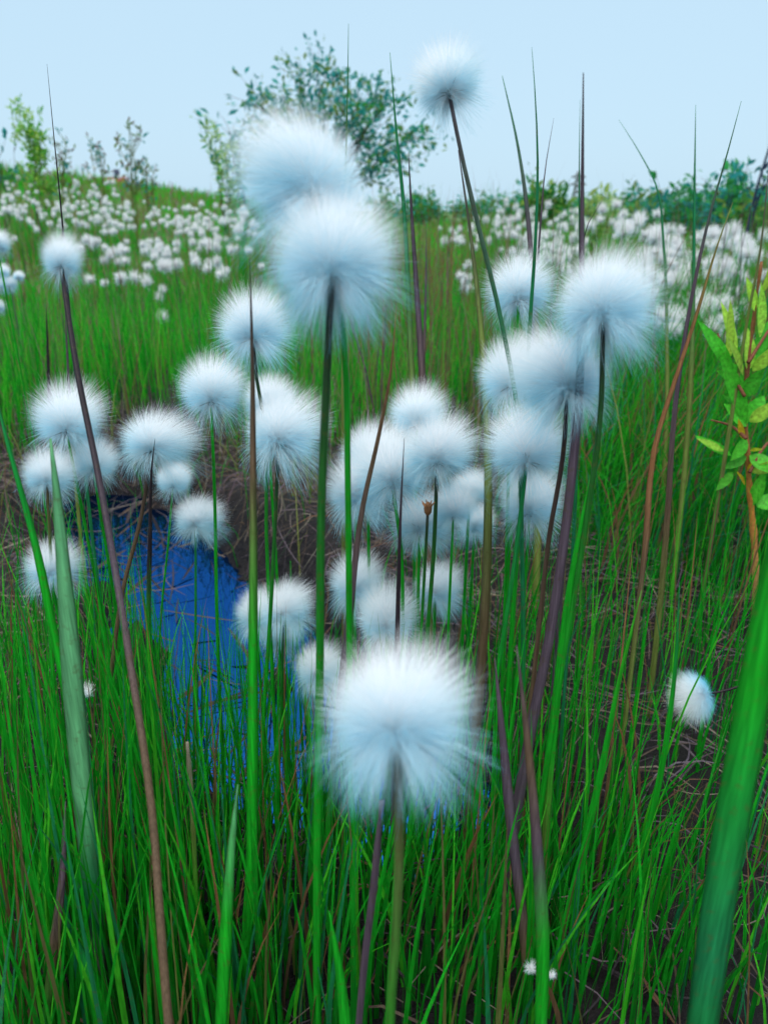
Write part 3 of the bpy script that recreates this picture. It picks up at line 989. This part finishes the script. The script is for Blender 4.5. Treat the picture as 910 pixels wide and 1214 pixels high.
# ------------------------------------------------------------------ the far cotton grass drift
FAR = []
for q in range(5):
    bg = Bag()
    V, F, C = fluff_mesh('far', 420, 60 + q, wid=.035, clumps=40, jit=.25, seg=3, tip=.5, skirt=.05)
    sc_ = .021
    zs = (1.0, 1.15, .9, 1.0, 1.05)[q]
    bg.add(V * np.array([sc_, sc_, sc_ * zs]), [F], C * .88, 0)
    v, f = tube(np.array([(0, 0, 0), (.004, 0, -.06), (.01, .004, -.16), (.012, .006, -.34)]), [.0009, .0011, .0012, .0013], sides=5)
    bg.add(v, f, C_GREEN * .8, 1)
    FAR.append((bg, bg.mesh('cotton_grass_far', [M_FLUFF, M_BLADE])))
clusters = [  # px, py, spread x, spread y, count, y near, y far, group
    (20, 236, 14, 10, 16, 5.0, 6.0, 'l'), (10, 250, 14, 4, 8, 4.6, 5.2, 'l'), (78, 245, 14, 14, 26, 4.6, 6.4, 'l'), (45, 262, 10, 9, 10, 4.2, 4.8, 'l'),
    (115, 243, 17, 14, 36, 4.8, 6.6, 'l'), (140, 262, 14, 10, 14, 4.2, 5.0, 'l'), (108, 288, 7, 2, 5, 3.0, 3.2, 'l'), (140, 300, 10, 7, 9, 3.0, 3.4, 'l'),
    (185, 296, 12, 8, 12, 3.1, 3.6, 'l'), (205, 262, 22, 10, 30, 4.6, 6.2, 'l'), (255, 266, 28, 11, 34, 4.2, 5.6, 'l'), (285, 265, 14, 10, 16, 3.6, 4.4, 'l'),
    (207, 318, 8, 2, 3, 2.6, 2.8, 'l'), (146, 332, 10, 3, 3, 2.4, 2.6, 'l'), (122, 333, 3, 2, 1, 2.5, 2.6, 'l'), (192, 365, 3, 8, 2, 2.3, 2.6, 'l'),
    (540, 285, 18, 8, 12, 3.6, 4.6, 'm'), (551, 340, 7, 9, 4, 2.4, 2.6, 'm'), (600, 262, 20, 9, 18, 3.8, 5.2, 'm'), (640, 285, 26, 16, 40, 3.0, 4.4, 'm'), (668, 300, 16, 16, 22, 2.8, 3.6, 'm'),
    (750, 272, 16, 8, 10, 2.3, 2.8, 'r'), (775, 290, 20, 16, 26, 2.2, 2.9, 'r'), (800, 318, 16, 18, 18, 2.2, 2.8, 'r'), (850, 300, 18, 20, 26, 2.3, 3.0, 'r'), (880, 292, 12, 10, 9, 2.1, 2.4, 'r'),
    (870, 335, 18, 18, 16, 2.3, 2.8, 'r'), (790, 370, 14, 16, 9, 1.7, 1.95, 'r'), (845, 375, 18, 14, 10, 1.7, 2.0, 'r'), (760, 345, 18, 16, 10, 1.8, 2.1, 'r'), (720, 265, 12, 8, 8, 2.6, 3.4, 'r'), (640, 268, 40, 14, 24, 3.6, 5.0, 'm'), (160, 315, 70, 12, 8, 2.5, 3.0, 'l'), (230, 295, 40, 12, 18, 3.0, 3.8, 'l'), (905, 310, 10, 25, 10, 2.3, 2.9, 'r')]
LAB = {'l': ('small white cotton grass head far off on the left hillside', 'cotton grass drift on the left hillside'),
       'm': ('small white cotton head in the far drift below the rounded green bush', 'cotton grass drift below the green bush'),
       'r': ('white cotton grass head in the drift before the dark bushes at right', 'cotton grass drift before the dark bushes')}
cand = []
for (a, b, sx, sy, cnt, y0, y1, g) in clusters:
    for _ in range(int(cnt * (1.5 if g != 'r' else .95))):
        px_, py_ = random.gauss(a, sx * .95), random.gauss(b, sy * 1.1)
        f_ = min(1, max(0, .5 - (py_ - b) / (2.4 * sy)))
        y_ = y0 + (y1 - y0) * f_ + random.uniform(-.15, .15)
        p = at(px_, py_, y_)
        z0 = gz(p[0], p[1])
        if p[2] - z0 < .10:
            continue
        cand.append((random.uniform(.8, 1.2) / y_, p, g))
cand.sort(key=lambda c: -c[0])
MANY = 256
stuff = Bag()
for q, (s_, p, g) in enumerate(cand):
    v_ = random.randrange(5)
    sc_ = random.uniform(.72, 1.2) * (1.0 if g != 'r' else 1.25)
    hang = random.uniform(-.25, .25)
    rz = random.uniform(0, 6.28)
    if q < MANY:
        o = link('cotton_grass', FAR[v_][1], None, p)
        o.rotation_euler = (hang * .6, hang, rz)
        o.scale = (sc_,) * 3
        tag(o, LAB[g][0], 'cotton grass', LAB[g][1], 'thing')
    else:
        R = np.array((Matrix.Rotation(rz, 3, 'Z') @ Matrix.Rotation(hang, 3, 'Y')))
        src = FAR[v_][0]
        n0 = stuff.n
        stuff.v.append(np.concatenate(src.v) @ R.T * sc_ + p)
        stuff.t.append(np.concatenate(src.t))
        for f_, m_ in zip(src.f, src.m):
            stuff.f.append(f_ + n0)
            stuff.m.append(m_)
        stuff.n += len(stuff.v[-1])
print('far heads', len(cand))
if stuff.n:
    o = link('cotton_grass_drift', stuff.mesh('cotton_grass_drift', [M_FLUFF, M_BLADE]))
    tag(o, 'the farthest tiny cotton grass heads speckling the hillside', 'cotton grass', kind='stuff')


# ------------------------------------------------------------------ leaves
def leaf_geo(base, d, length, width, up, fold=.25, curl=.2, seg=5):
    """One pointed leaf: a folded, curved strip. base, d (unit), up (approx normal)."""
    d = d / np.linalg.norm(d)
    side = np.cross(d, up)
    side /= np.linalg.norm(side) + 1e-9
    nrm = np.cross(side, d)
    t = np.linspace(0, 1, seg + 1)
    prof = np.sin(np.pi * t ** .8) ** .85 * .5 * width
    prof[0] = width * .04
    prof[-1] = 0.0005 * width
    mid = base + d * (t * length)[:, None] - nrm * (curl * length * t ** 2)[:, None]
    e = nrm * (prof * fold)[:, None]
    L_, R_ = mid - side * prof[:, None] + e, mid + side * prof[:, None] + e
    V = np.stack([L_, mid, R_], 1).reshape(-1, 3)
    i = np.arange(seg) * 3
    F = np.vstack([np.stack([i, i + 1, i + 4, i + 3], 1), np.stack([i + 1, i + 2, i + 5, i + 4], 1)])
    return V, F


# ------------------------------------------------------------------ the leafy sapling at the right edge
SY = .86
spx = [(895, 700), (893, 640), (888, 580), (884, 520), (882, 470), (886, 430), (892, 385), (897, 345), (902, 310)]
spts = [at(a, b, SY) for a, b in spx]
spts = down_to_ground(list(spts[::-1]))
sroot = spts[-1]
sap = empty('willow_sapling', sroot, 'leafy willow sapling with an orange brown stem at the right edge', 'sapling')
Cs = catmull(spts, 50)
t = np.linspace(0, 1, 50)
bg = Bag()
wob = .0006 * np.sin(t * 60)
v, f = tube(Cs - sroot, np.interp(t, [0, .5, 1], [.0013, .0033, .005]) + wob, sides=10)
bg.add(v, f, tube_tint(t, 10, [(0, C_RUST * np.array([.9, .8, .8])), (.35, np.array((.16, .06, .03))), (.6, np.array((.42, .17, .03))), (.85, np.array((.34, .2, .08))), (1, C_BROWN)]))
# side twigs
tw = [((884, 520), (866, 505), (842, 498)), ((882, 470), (866, 440), (850, 395)), ((888, 560), (905, 530), (930, 510)), ((886, 430), (905, 400), (925, 370))]
for q in tw:
    p = np.array([at(a, b, SY + .02 * (r_ - 1)) for r_, (a, b) in enumerate(q)])
    v, f = tube(catmull(p, 10) - sroot, np.linspace(.0022, .0009, 10), sides=6)
    bg.add(v, f, np.array((.16, .06, .03)))
link('stem', bg.mesh('stem', M_BARK), sap)
lg = Bag()
YEL = np.array((.55, .42, .02))
LF = np.array((.07, .46, .03))
LL = np.array((.30, .60, .06))
leaves = [  # base px, tip px, width px, colour
    ((884, 500), (855, 415), 22, LF), ((868, 440), (832, 382), 20, LF), ((872, 420), (856, 360), 18, LL), ((862, 430), (868, 358), 15, LL), ((886, 440), (887, 390), 22, LL),
    ((880, 445), (868, 400), 14, LL), ((900, 400), (903, 338), 18, LL), ((888, 470), (866, 430), 20, LF), ((892, 440), (915, 415), 22, LL), ((893, 430), (912, 380), 20, LF),
    ((884, 500), (905, 470), 26, LF), ((888, 500), (920, 478), 20, LL), ((884, 520), (868, 545), 20, LF), ((866, 540), (824, 517), 14, LF), ((858, 535), (828, 520), 12, LL),
    ((884, 540), (860, 555), 16, LF * .8), ((888, 540), (918, 560), 26, LF), ((890, 560), (925, 545), 22, LL), ((890, 600), (905, 560), 18, LF), ((880, 520), (876, 500), 9, YEL),
    ((886, 560), (894, 546), 9, YEL), ((882, 575), (876, 560), 8, YEL), ((889, 535), (904, 530), 9, YEL * np.array((.6, 1, 1))), ((868, 560), (850, 580), 14, LF * .8), ((880, 480), (858, 468), 18, LF),
    ((895, 370), (886, 330), 16, LL), ((900, 350), (918, 310), 16, LL), ((882, 533), (872, 530), 7, np.array((.25, .4, .3))), ((896, 600), (925, 590), 24, LF), ((880, 470), (900, 440), 24, LF), ((876, 455), (850, 440), 16, LF), ((885, 505), (862, 480), 22, LF * 1.1)]
for (b0, t0, w_, c_) in leaves:
    dy_ = random.uniform(-.03, .02)
    p, q = at(b0[0], b0[1], SY + dy_ * .2), at(t0[0], t0[1], SY + dy_)
    c_ = np.asarray(c_) * np.random.default_rng(int(b0[0] * 7 + t0[1])).uniform(.9, 1.1, 3)
    L_ = np.linalg.norm(q - p)
    wv_ = w_ * .82 * float(pix(p)[2]) / FP
    up = np.array([random.uniform(-.5, .5), -1.0, random.uniform(.3, .9)])
    v, f = leaf_geo(p, q - p, L_ * 1.05, wv_, up, curl=random.uniform(0, .15), fold=random.uniform(.1, .4), seg=7)
    tintv = np.tile(c_ * random.uniform(.8, 1.15), (len(v), 1))
    tintv[1::3] = tintv[1::3] * np.array((1.35, 1.2, 1.3))      # the pale midrib
    lg.add(v - sroot, [f], tintv)
link('foliage', lg.mesh('foliage', M_SAP), sap)


# ------------------------------------------------------------------ trees and bushes
def shrub(name, base, tips, label, cat, leafc, n_leaf, spread, lsize, trunk_r, group=None, slim=.45, seed=1, fork=.35, twig=6):
    """Trunk and limbs to each tip; leaves round the tips and along the twigs. base and tips in world space."""
    r = np.random.default_rng(seed)
    base = np.asarray(base, float)
    o = empty(name, base, label, cat, group)
    tb, lb = Bag(), Bag()
    top = np.mean(tips, axis=0)
    fk = base + (top - base) * fork
    C = catmull([base, base * .5 + fk * .5 + r.normal(0, .03, 3) * np.linalg.norm(fk - base), fk], 8)
    v, f = tube(C - base, np.linspace(trunk_r, trunk_r * .5, 8), sides=8)
    tb.add(v, f, C_BROWN * .35)
    for tp in tips:
        tp = np.asarray(tp, float)
        m2 = fk + (tp - fk) * .45 + r.normal(0, .06, 3) * np.linalg.norm(tp - fk)
        s0 = fk + (base - fk) * r.uniform(0, .7)
        C = catmull([s0, fk * .5 + m2 * .5 + r.normal(0, .05, 3) * np.linalg.norm(tp - fk), m2, tp], 14)
        v, f = tube(C - base, np.linspace(trunk_r * .42, trunk_r * .08, 14), sides=6)
        tb.add(v, f, C_BROWN * .35)
        for q in range(twig):
            s_ = C[r.integers(7, 14)]
            e_ = tp + r.normal(0, spread, 3) * np.array([1, 1, .8])
            tw_ = catmull([s_, (s_ + e_) / 2 + r.normal(0, spread * .15, 3), e_], 6)
            v, f = tube(tw_ - base, np.linspace(trunk_r * .16, trunk_r * .05, 6), sides=4)
            tb.add(v, f, C_BROWN * .4)
            k = max(1, int(n_leaf / twig))
            for z in range(k):
                u_ = r.uniform(.15, 1.05)
                p = s_ + (e_ - s_) * u_ + r.normal(0, spread * .22, 3)
                d = r.normal(0, 1, 3) + (e_ - s_) / (np.linalg.norm(e_ - s_) + 1e-6) * .9
                L_ = lsize * r.uniform(.6, 1.3)
                v, f = leaf_geo(p - base, d, L_, L_ * slim, r.normal(0, 1, 3) + np.array([0, 0, .8]), seg=2)
                c = leafc[r.integers(0, len(leafc))] * r.uniform(.7, 1.3)
                lb.add(v, [f], c)
    link('trunk', tb.mesh('trunk', M_BARK), o)
    link('crown', lb.mesh('crown', M_LEAF), o)
    return o


def tips_px(lst, y, dep):
    return [at(a, b, y + random.uniform(-dep, dep)) for a, b in lst]


def gbase(px, y):
    p = at(px, 250, y)
    return np.array([p[0], y, gz(p[0], y) - .02])


T_TEAL = np.array((.02, .25, .25))
T_TEAL2 = np.array((.045, .34, .31))
T_OL = np.array((.16, .28, .05))
T_GR = np.array((.03, .27, .06))
shrub('tree', gbase(384, 13), tips_px([(398 + (a - 398) * .93, 14 + b) for a, b in [(292, 122), (303, 98), (318, 112), (330, 100), (345, 78), (357, 72), (374, 56), (372, 85), (395, 88), (398, 62), (410, 100), (428, 82), (440, 100), (455, 88), (452, 118), (470, 122),
      (500, 150), (484, 148), (330, 130), (345, 120), (360, 105), (372, 130), (420, 125), (436, 135), (445, 155), (462, 165), (310, 140), (480, 170), (455, 185), (400, 120), (296, 108), (466, 105), (500, 142), (425, 110)]], 13, 1.0),
      'airy bushy willow tree standing alone on the skyline', 'tree', [T_TEAL, T_TEAL2, T_TEAL, T_GR, T_OL], 92, .19, .10, .03, seed=3, fork=.22, slim=.5, twig=6)
shrub('willow_sapling', gbase(268, 7.5), tips_px([(243, 150), (262, 160), (254, 180), (268, 178), (276, 205), (258, 200), (270, 215), (284, 185)], 7.5, .15), 'slender yellow green willow shoots on the skyline left of the tree', 'sapling',
      [np.array((.34, .50, .10)), np.array((.22, .44, .10)), T_GR], 50, .055, .075, .012, seed=5, fork=.15, slim=.28, twig=4)
shrub('willow_sapling', gbase(285, 10), tips_px([(272, 150), (284, 165), (276, 175), (292, 180), (284, 200)], 10, .2), 'thin grey green willow shoots just below the left of the tree crown', 'sapling',
      [T_TEAL2, T_TEAL], 16, .2, .11, .02, seed=6, fork=.2, slim=.4, twig=4)
shrub('willow_sapling', gbase(46, 6.0), tips_px([(20, 126), (30, 150), (40, 140), (36, 165), (48, 160), (42, 185), (52, 180), (34, 200), (50, 205), (58, 215)], 6.0, .12), 'bright yellow green willow sapling at the top of the left slope', 'sapling',
      [np.array((.34, .55, .08)), np.array((.20, .48, .08)), np.array((.10, .40, .06))], 90, .042, .05, .007, seed=8, fork=.15, slim=.3, twig=5)
shrub('willow_sapling', gbase(4, 7.0), tips_px([(-4, 180), (4, 190), (-8, 200), (8, 205)], 7, .1), 'dark little willow shoot cut by the left edge of the view', 'sapling', [T_TEAL, T_GR], 24, .08, .08, .012, seed=9, fork=.2, slim=.4)
shrub('willow_sapling', gbase(706, 6.5), tips_px([(708, 238), (716, 232), (700, 250), (718, 250), (722, 262), (696, 270), (712, 270)], 6.5, .12), 'pale yellow green willow sapling right of the tall purple brown blade', 'sapling',
      [np.array((.38, .52, .14)), np.array((.26, .45, .16))], 50, .07, .085, .012, seed=10, fork=.2, slim=.3)
shrub('bush', gbase(640, 9.0), tips_px([(620, 240), (632, 232), (645, 228), (655, 236), (664, 246), (628, 250), (642, 248), (656, 256), (672, 258), (648, 262), (664, 268)], 9, .35), 'rounded fresh green bush behind the right cluster', 'bush',
      [T_GR, np.array((.03, .20, .03)), T_OL], 80, .13, .10, .03, seed=12, fork=.2)
shrub('bush', gbase(752, 12), tips_px([(738, 262), (752, 250), (764, 246), (770, 258), (758, 264), (745, 268)], 12, .3), 'low blue green bush with bare twigs left of the dark ones', 'bush', [T_TEAL, T_GR, T_OL], 60, .16, .12, .03, seed=13, fork=.2)
shrub('bush', gbase(806, 10), tips_px([(790, 250), (800, 236), (812, 242), (820, 248), (798, 258), (812, 262), (788, 264), (826, 262)], 10, .4), 'dense dark green bush low on the right horizon', 'bush', [T_TEAL * .8, T_GR * .7, T_GR], 90, .16, .11, .03, seed=14, fork=.2)
shrub('bush', gbase(866, 11), tips_px([(842, 236), (852, 225), (862, 208), (872, 220), (884, 222), (895, 238), (850, 245), (868, 240), (882, 246), (900, 252), (838, 255), (870, 258)], 11, .5), 'taller blue green bush highest on the right horizon', 'bush',
      [T_TEAL, T_TEAL2, T_GR, T_GR * 1.2], 80, .2, .12, .04, seed=15, fork=.15)
shrub('bush', gbase(885, 7.5), tips_px([(862, 262), (876, 254), (890, 258), (905, 250), (915, 262), (880, 270), (900, 272)], 7.5, .25), 'olive green bush in front of the blue green one at right', 'bush', [T_GR, T_OL, np.array((.05, .22, .04))], 90, .12, .09, .03, seed=16, fork=.2)
for q, (px_, y_, h_) in enumerate(((498, 22, 9), (560, 40, 7), (340, 16, 14), (240, 22, 8))):
    lst = [(px_ + random.uniform(-14, 14), 250 - random.uniform(0, h_)) for _ in range(6)]
    shrub('bush', gbase(px_, y_), tips_px(lst, y_, .4), ['small dark bush on the skyline behind the brown purple blade', 'low hazy bush on the skyline under the topmost cotton stem',
          'low bush on the skyline hidden mostly by the stacked heads', 'little dark bush where the slope meets the sky at left'][q], 'bush', [T_TEAL, T_TEAL2, T_GR], 40, .22, .15, .03, seed=30 + q, fork=.2)


# a low broken belt of scrub along the far edge of the bog
for q in range(16):
    px_ = 455 + q * 30 + random.uniform(-9, 9)
    y_ = random.uniform(16, 26)
    hgt = random.uniform(6, 17) if px_ > 560 else random.uniform(3, 9)
    lst = [(px_ + random.uniform(-17, 17), 251 - hgt * random.uniform(.25, 1)) for _ in range(7)]
    shrub('bush', gbase(px_, y_), tips_px(lst, y_, .5), 'low distant bush in the broken belt of scrub along the right horizon', 'bush', [T_GR, T_OL * .8, T_GR * .8, T_TEAL2], 45, .24, .15, .03,
          group='low scrub along the right horizon', seed=60 + q, fork=.2, twig=5)


# dry weeds on the left skyline
def weed(px, y, top, label, seed, wide=14):
    r = random.Random(seed)
    b = gbase(px, y)
    o = empty('dry_weed', b, label, 'weed', 'dry weeds on the left skyline')
    sb, hb = Bag(), Bag()
    for q in range(3):
        tp = at(px + r.uniform(-wide, wide) * .7, top + r.uniform(0, 22), y)
        C = catmull([b, (b + tp) / 2 + np.array([r.uniform(-.04, .04), 0, 0]), tp], 10)
        v, f = tube(C - b, np.linspace(.007, .003, 10), sides=5)
        sb.add(v, f, C_OLIVE * .7)
        for z in range(9):
            s_ = C[r.randrange(4, 10)]
            e_ = s_ + np.array([r.uniform(-.09, .09), r.uniform(-.06, .06), r.uniform(.03, .12)])
            v, f = tube(np.array([s_, (s_ + e_) / 2, e_]) - b, [.003, .003, .002], sides=4)
            sb.add(v, f, C_OLIVE * .7)
            for w_ in range(4):
                v, f = leaf_geo(e_ - b + np.array([r.gauss(0, .015), r.gauss(0, .015), r.gauss(0, .02)]), np.array([r.gauss(0, 1), r.gauss(0, 1), 1.2]), .05, .018, np.array([r.gauss(0, 1), -1, .3]), seg=2)
                hb.add(v, [f], [T_OL * .8, C_BROWN, T_TEAL][r.randrange(3)])
    link('stalk', sb.mesh('stalk', M_BARK), o)
    link('foliage', hb.mesh('foliage', M_LEAF), o)  # the weed's seed sprays, made of loose leaf-shaped pieces


weed(76, 7.5, 168, 'dry weed right of the bright yellow green sapling', 1)
weed(116, 8.0, 168, 'dry branching weed beside the red roofed hut', 2)
weed(160, 6.5, 160, 'tallest dry weed in the middle of the left slope', 3)
weed(176, 8.5, 198, 'short dry weed right of the tallest one', 4, wide=6)

# dark bare stems crossing at the right edge
b = gbase(884, 5.0)
o = empty('bare_shrub', b, 'dark bare crossing twigs at the right edge of the sky', 'shrub')
bg = Bag()
for pth, r_ in (([(880, 300), (893, 238), (902, 205), (916, 160)], .011), ([(886, 300), (900, 232), (912, 212), (926, 196)], .009), ([(893, 240), (904, 222), (903, 205)], .006), ([(905, 200), (912, 192), (918, 200)], .010)):
    p = np.array([at(a, c, 5.0) for a, c in pth])
    v, f = tube(catmull(p, 14) - b, np.linspace(r_, r_ * .6, 14), sides=6)
    bg.add(v, f, np.array((.012, .03, .06)))
link('stem', bg.mesh('stem', M_BARK), o)
lb = Bag()
for q in range(24):
    p = at(random.uniform(886, 915), random.uniform(195, 245), 5.0)
    v, f = leaf_geo(p - b, np.array([random.gauss(0, 1), random.gauss(0, 1), -.4]), .05, .02, np.array([0, -1, .5]), seg=2)
    lb.add(v, [f], T_TEAL * .6)
link('foliage', lb.mesh('foliage', M_LEAF), o)


# ------------------------------------------------------------------ small far structures
def box(bg, lo, hi, c):
    x0, y0, z0 = lo
    x1, y1, z1 = hi
    v = np.array([(x0, y0, z0), (x1, y0, z0), (x1, y1, z0), (x0, y1, z0), (x0, y0, z1), (x1, y0, z1), (x1, y1, z1), (x0, y1, z1)], float)
    f = np.array([(0, 3, 2, 1), (4, 5, 6, 7), (0, 1, 5, 4), (1, 2, 6, 5), (2, 3, 7, 6), (3, 0, 4, 7)])
    bg.add(v, [f], c)


hy = 60.0
hc = at(130, 217, hy)
hb_ = np.array([hc[0], hy, gz(hc[0], hy)])
hut = empty('hut', hb_, 'tiny red roofed hut peeping over the left slope', 'hut')
zt = at(130, 210, hy)[2] - hb_[2]
bg = Bag()
box(bg, (-1.0, -.8, 0), (1.0, .8, zt - .55), np.array((.30, .16, .13)))
link('wall', build_mesh('wall', np.concatenate(bg.v), bg.f, M_PAINT, np.concatenate(bg.t), smooth=False), hut)
bg = Bag()
v = np.array([(-1.2, -1, zt - .6), (1.2, -1, zt - .6), (1.2, 0, zt), (-1.2, 0, zt), (1.2, 1, zt - .6), (-1.2, 1, zt - .6)])
bg.add(v, [np.array([(0, 1, 2, 3), (3, 2, 4, 5), (0, 5, 4, 1)]), np.array([(1, 4, 2), (0, 3, 5)])], np.array((.32, .05, .05)))
rf = link('roof', build_mesh('roof', np.concatenate(bg.v), bg.f, M_PAINT, np.concatenate(bg.t), smooth=False), hut)
bg = Bag()
box(bg, (.45, -.2, zt - .4), (.75, .15, zt + .5), np.array((.05, .06, .10)))
link('chimney', build_mesh('chimney', np.concatenate(bg.v), bg.f, M_PAINT, np.concatenate(bg.t), smooth=False), rf)

# lattice pylon
py_ = 260.0
pc = at(682, 250, py_)
pb = np.array([pc[0], py_, gz(pc[0], py_)])
top = at(682, 203, py_)[2] - pb[2]
pyl = empty('pylon', pb, 'faint lattice power pylon on the far horizon beside the tall purple brown blade', 'pylon')
bg, ag = Bag(), Bag()
PC = np.array((.16, .18, .20))


def strut(b_, p, q, r_=.22):
    v, f = tube(np.array([p, (np.array(p) + np.array(q)) / 2, q], float), r_, sides=4, wdir=(.7, .6, .2))
    b_.add(v, f, PC)


lv = np.linspace(0, top, 8)
hw = np.interp(lv, [0, top * .6, top], [1.9, .8, .35])
for i_ in range(7):
    for sx in (-1, 1):
        for sy in (-1, 1):
            strut(bg, (sx * hw[i_], sy * hw[i_], lv[i_]), (sx * hw[i_ + 1], sy * hw[i_ + 1], lv[i_ + 1]))
    for sy in (-1, 1):
        strut(bg, (-hw[i_], sy * hw[i_], lv[i_]), (hw[i_ + 1], sy * hw[i_ + 1], lv[i_ + 1]), .15)
        strut(bg, (hw[i_], sy * hw[i_], lv[i_]), (-hw[i_ + 1], sy * hw[i_ + 1], lv[i_ + 1]), .15)
link('mast', bg.mesh('mast', M_METAL), pyl)
for z_, l_ in ((top * .68, 2.6), (top * .86, 2.2)):
    ag = Bag()
    strut(ag, (-l_, 0, z_), (l_, 0, z_), .2)
    strut(ag, (-l_, 0, z_), (0, 0, z_ + .9), .14)
    strut(ag, (l_, 0, z_), (0, 0, z_ + .9), .14)
    link('cross_arm', ag.mesh('cross_arm', M_METAL), pyl)

# ------------------------------------------------------------------ camera, light, world
cam = bpy.data.cameras.new('camera')
cam_o = bpy.data.objects.new('camera', cam)
COL.objects.link(cam_o)
cam_o.location = (0, 0, CAMH)
cam_o.rotation_euler = (math.radians(90) - PITCH, 0, 0)
cam.sensor_fit = 'VERTICAL'
cam.sensor_height = 36
cam.lens = FP / IH * 36
cam.clip_start = .02
cam.clip_end = 4000
cam.dof.use_dof = True
cam.dof.focus_distance = .56
cam.dof.aperture_fstop = cam.lens / 2.7
scene.camera = cam_o

EL, AZ = math.radians(48), math.radians(200)
w = bpy.data.worlds.new('World')
scene.world = w
w.use_nodes = True
nt = w.node_tree
bgn = nt.nodes['Background']
sky = nt.nodes.new('ShaderNodeTexSky')
sky.sky_type = 'NISHITA'
sky.sun_disc = False
sky.sun_elevation = EL
sky.sun_rotation = AZ
sky.air_density = 1.0
sky.dust_density = 2.0
# thin even cloud veils the clear sky; like any overcast it is brightest overhead
mx = nt.nodes.new('ShaderNodeMix')
mx.data_type = 'RGBA'
mx.inputs['Factor'].default_value = .85
tc = nt.nodes.new('ShaderNodeTexCoord')
sxz = nt.nodes.new('ShaderNodeSeparateXYZ')
nt.links.new(tc.outputs['Generated'], sxz.inputs[0])
cr = nt.nodes.new('ShaderNodeMapRange')
cr.interpolation_type = 'SMOOTHSTEP'
cr.inputs['From Min'].default_value = .45
cr.inputs['From Max'].default_value = .95
nt.links.new(sxz.outputs['Z'], cr.inputs['Value'])
cm = nt.nodes.new('ShaderNodeMix')
cm.data_type = 'RGBA'
cm.inputs['A'].default_value = (6.1, 8.5, 10.3, 1)
cm.inputs['B'].default_value = (29.0, 28.4, 28.2, 1)
nt.links.new(cr.outputs[0], cm.inputs['Factor'])
nt.links.new(sky.outputs[0], mx.inputs['A'])
nt.links.new(cm.outputs['Result'], mx.inputs['B'])
nt.links.new(mx.outputs['Result'], bgn.inputs['Color'])
bgn.inputs['Strength'].default_value = .10

sun = bpy.data.lights.new('sun', 'SUN')
sun.energy = 1.5
sun.angle = math.radians(25)
sun.color = (1, .97, .93)
so_ = bpy.data.objects.new('sun', sun)
COL.objects.link(so_)
dirv = Vector((math.sin(AZ) * math.cos(EL), math.cos(AZ) * math.cos(EL), math.sin(EL)))
so_.rotation_euler = dirv.to_track_quat('Z', 'Y').to_euler()
so_.location = dirv * 20

vs = scene.view_settings
vs.view_transform = 'Standard'
vs.look = 'None'
vs.exposure = .02
vs.gamma = 1
scene.cycles.max_bounces = 12
scene.cycles.diffuse_bounces = 9
scene.cycles.transmission_bounces = 6
scene.cycles.use_denoising = True
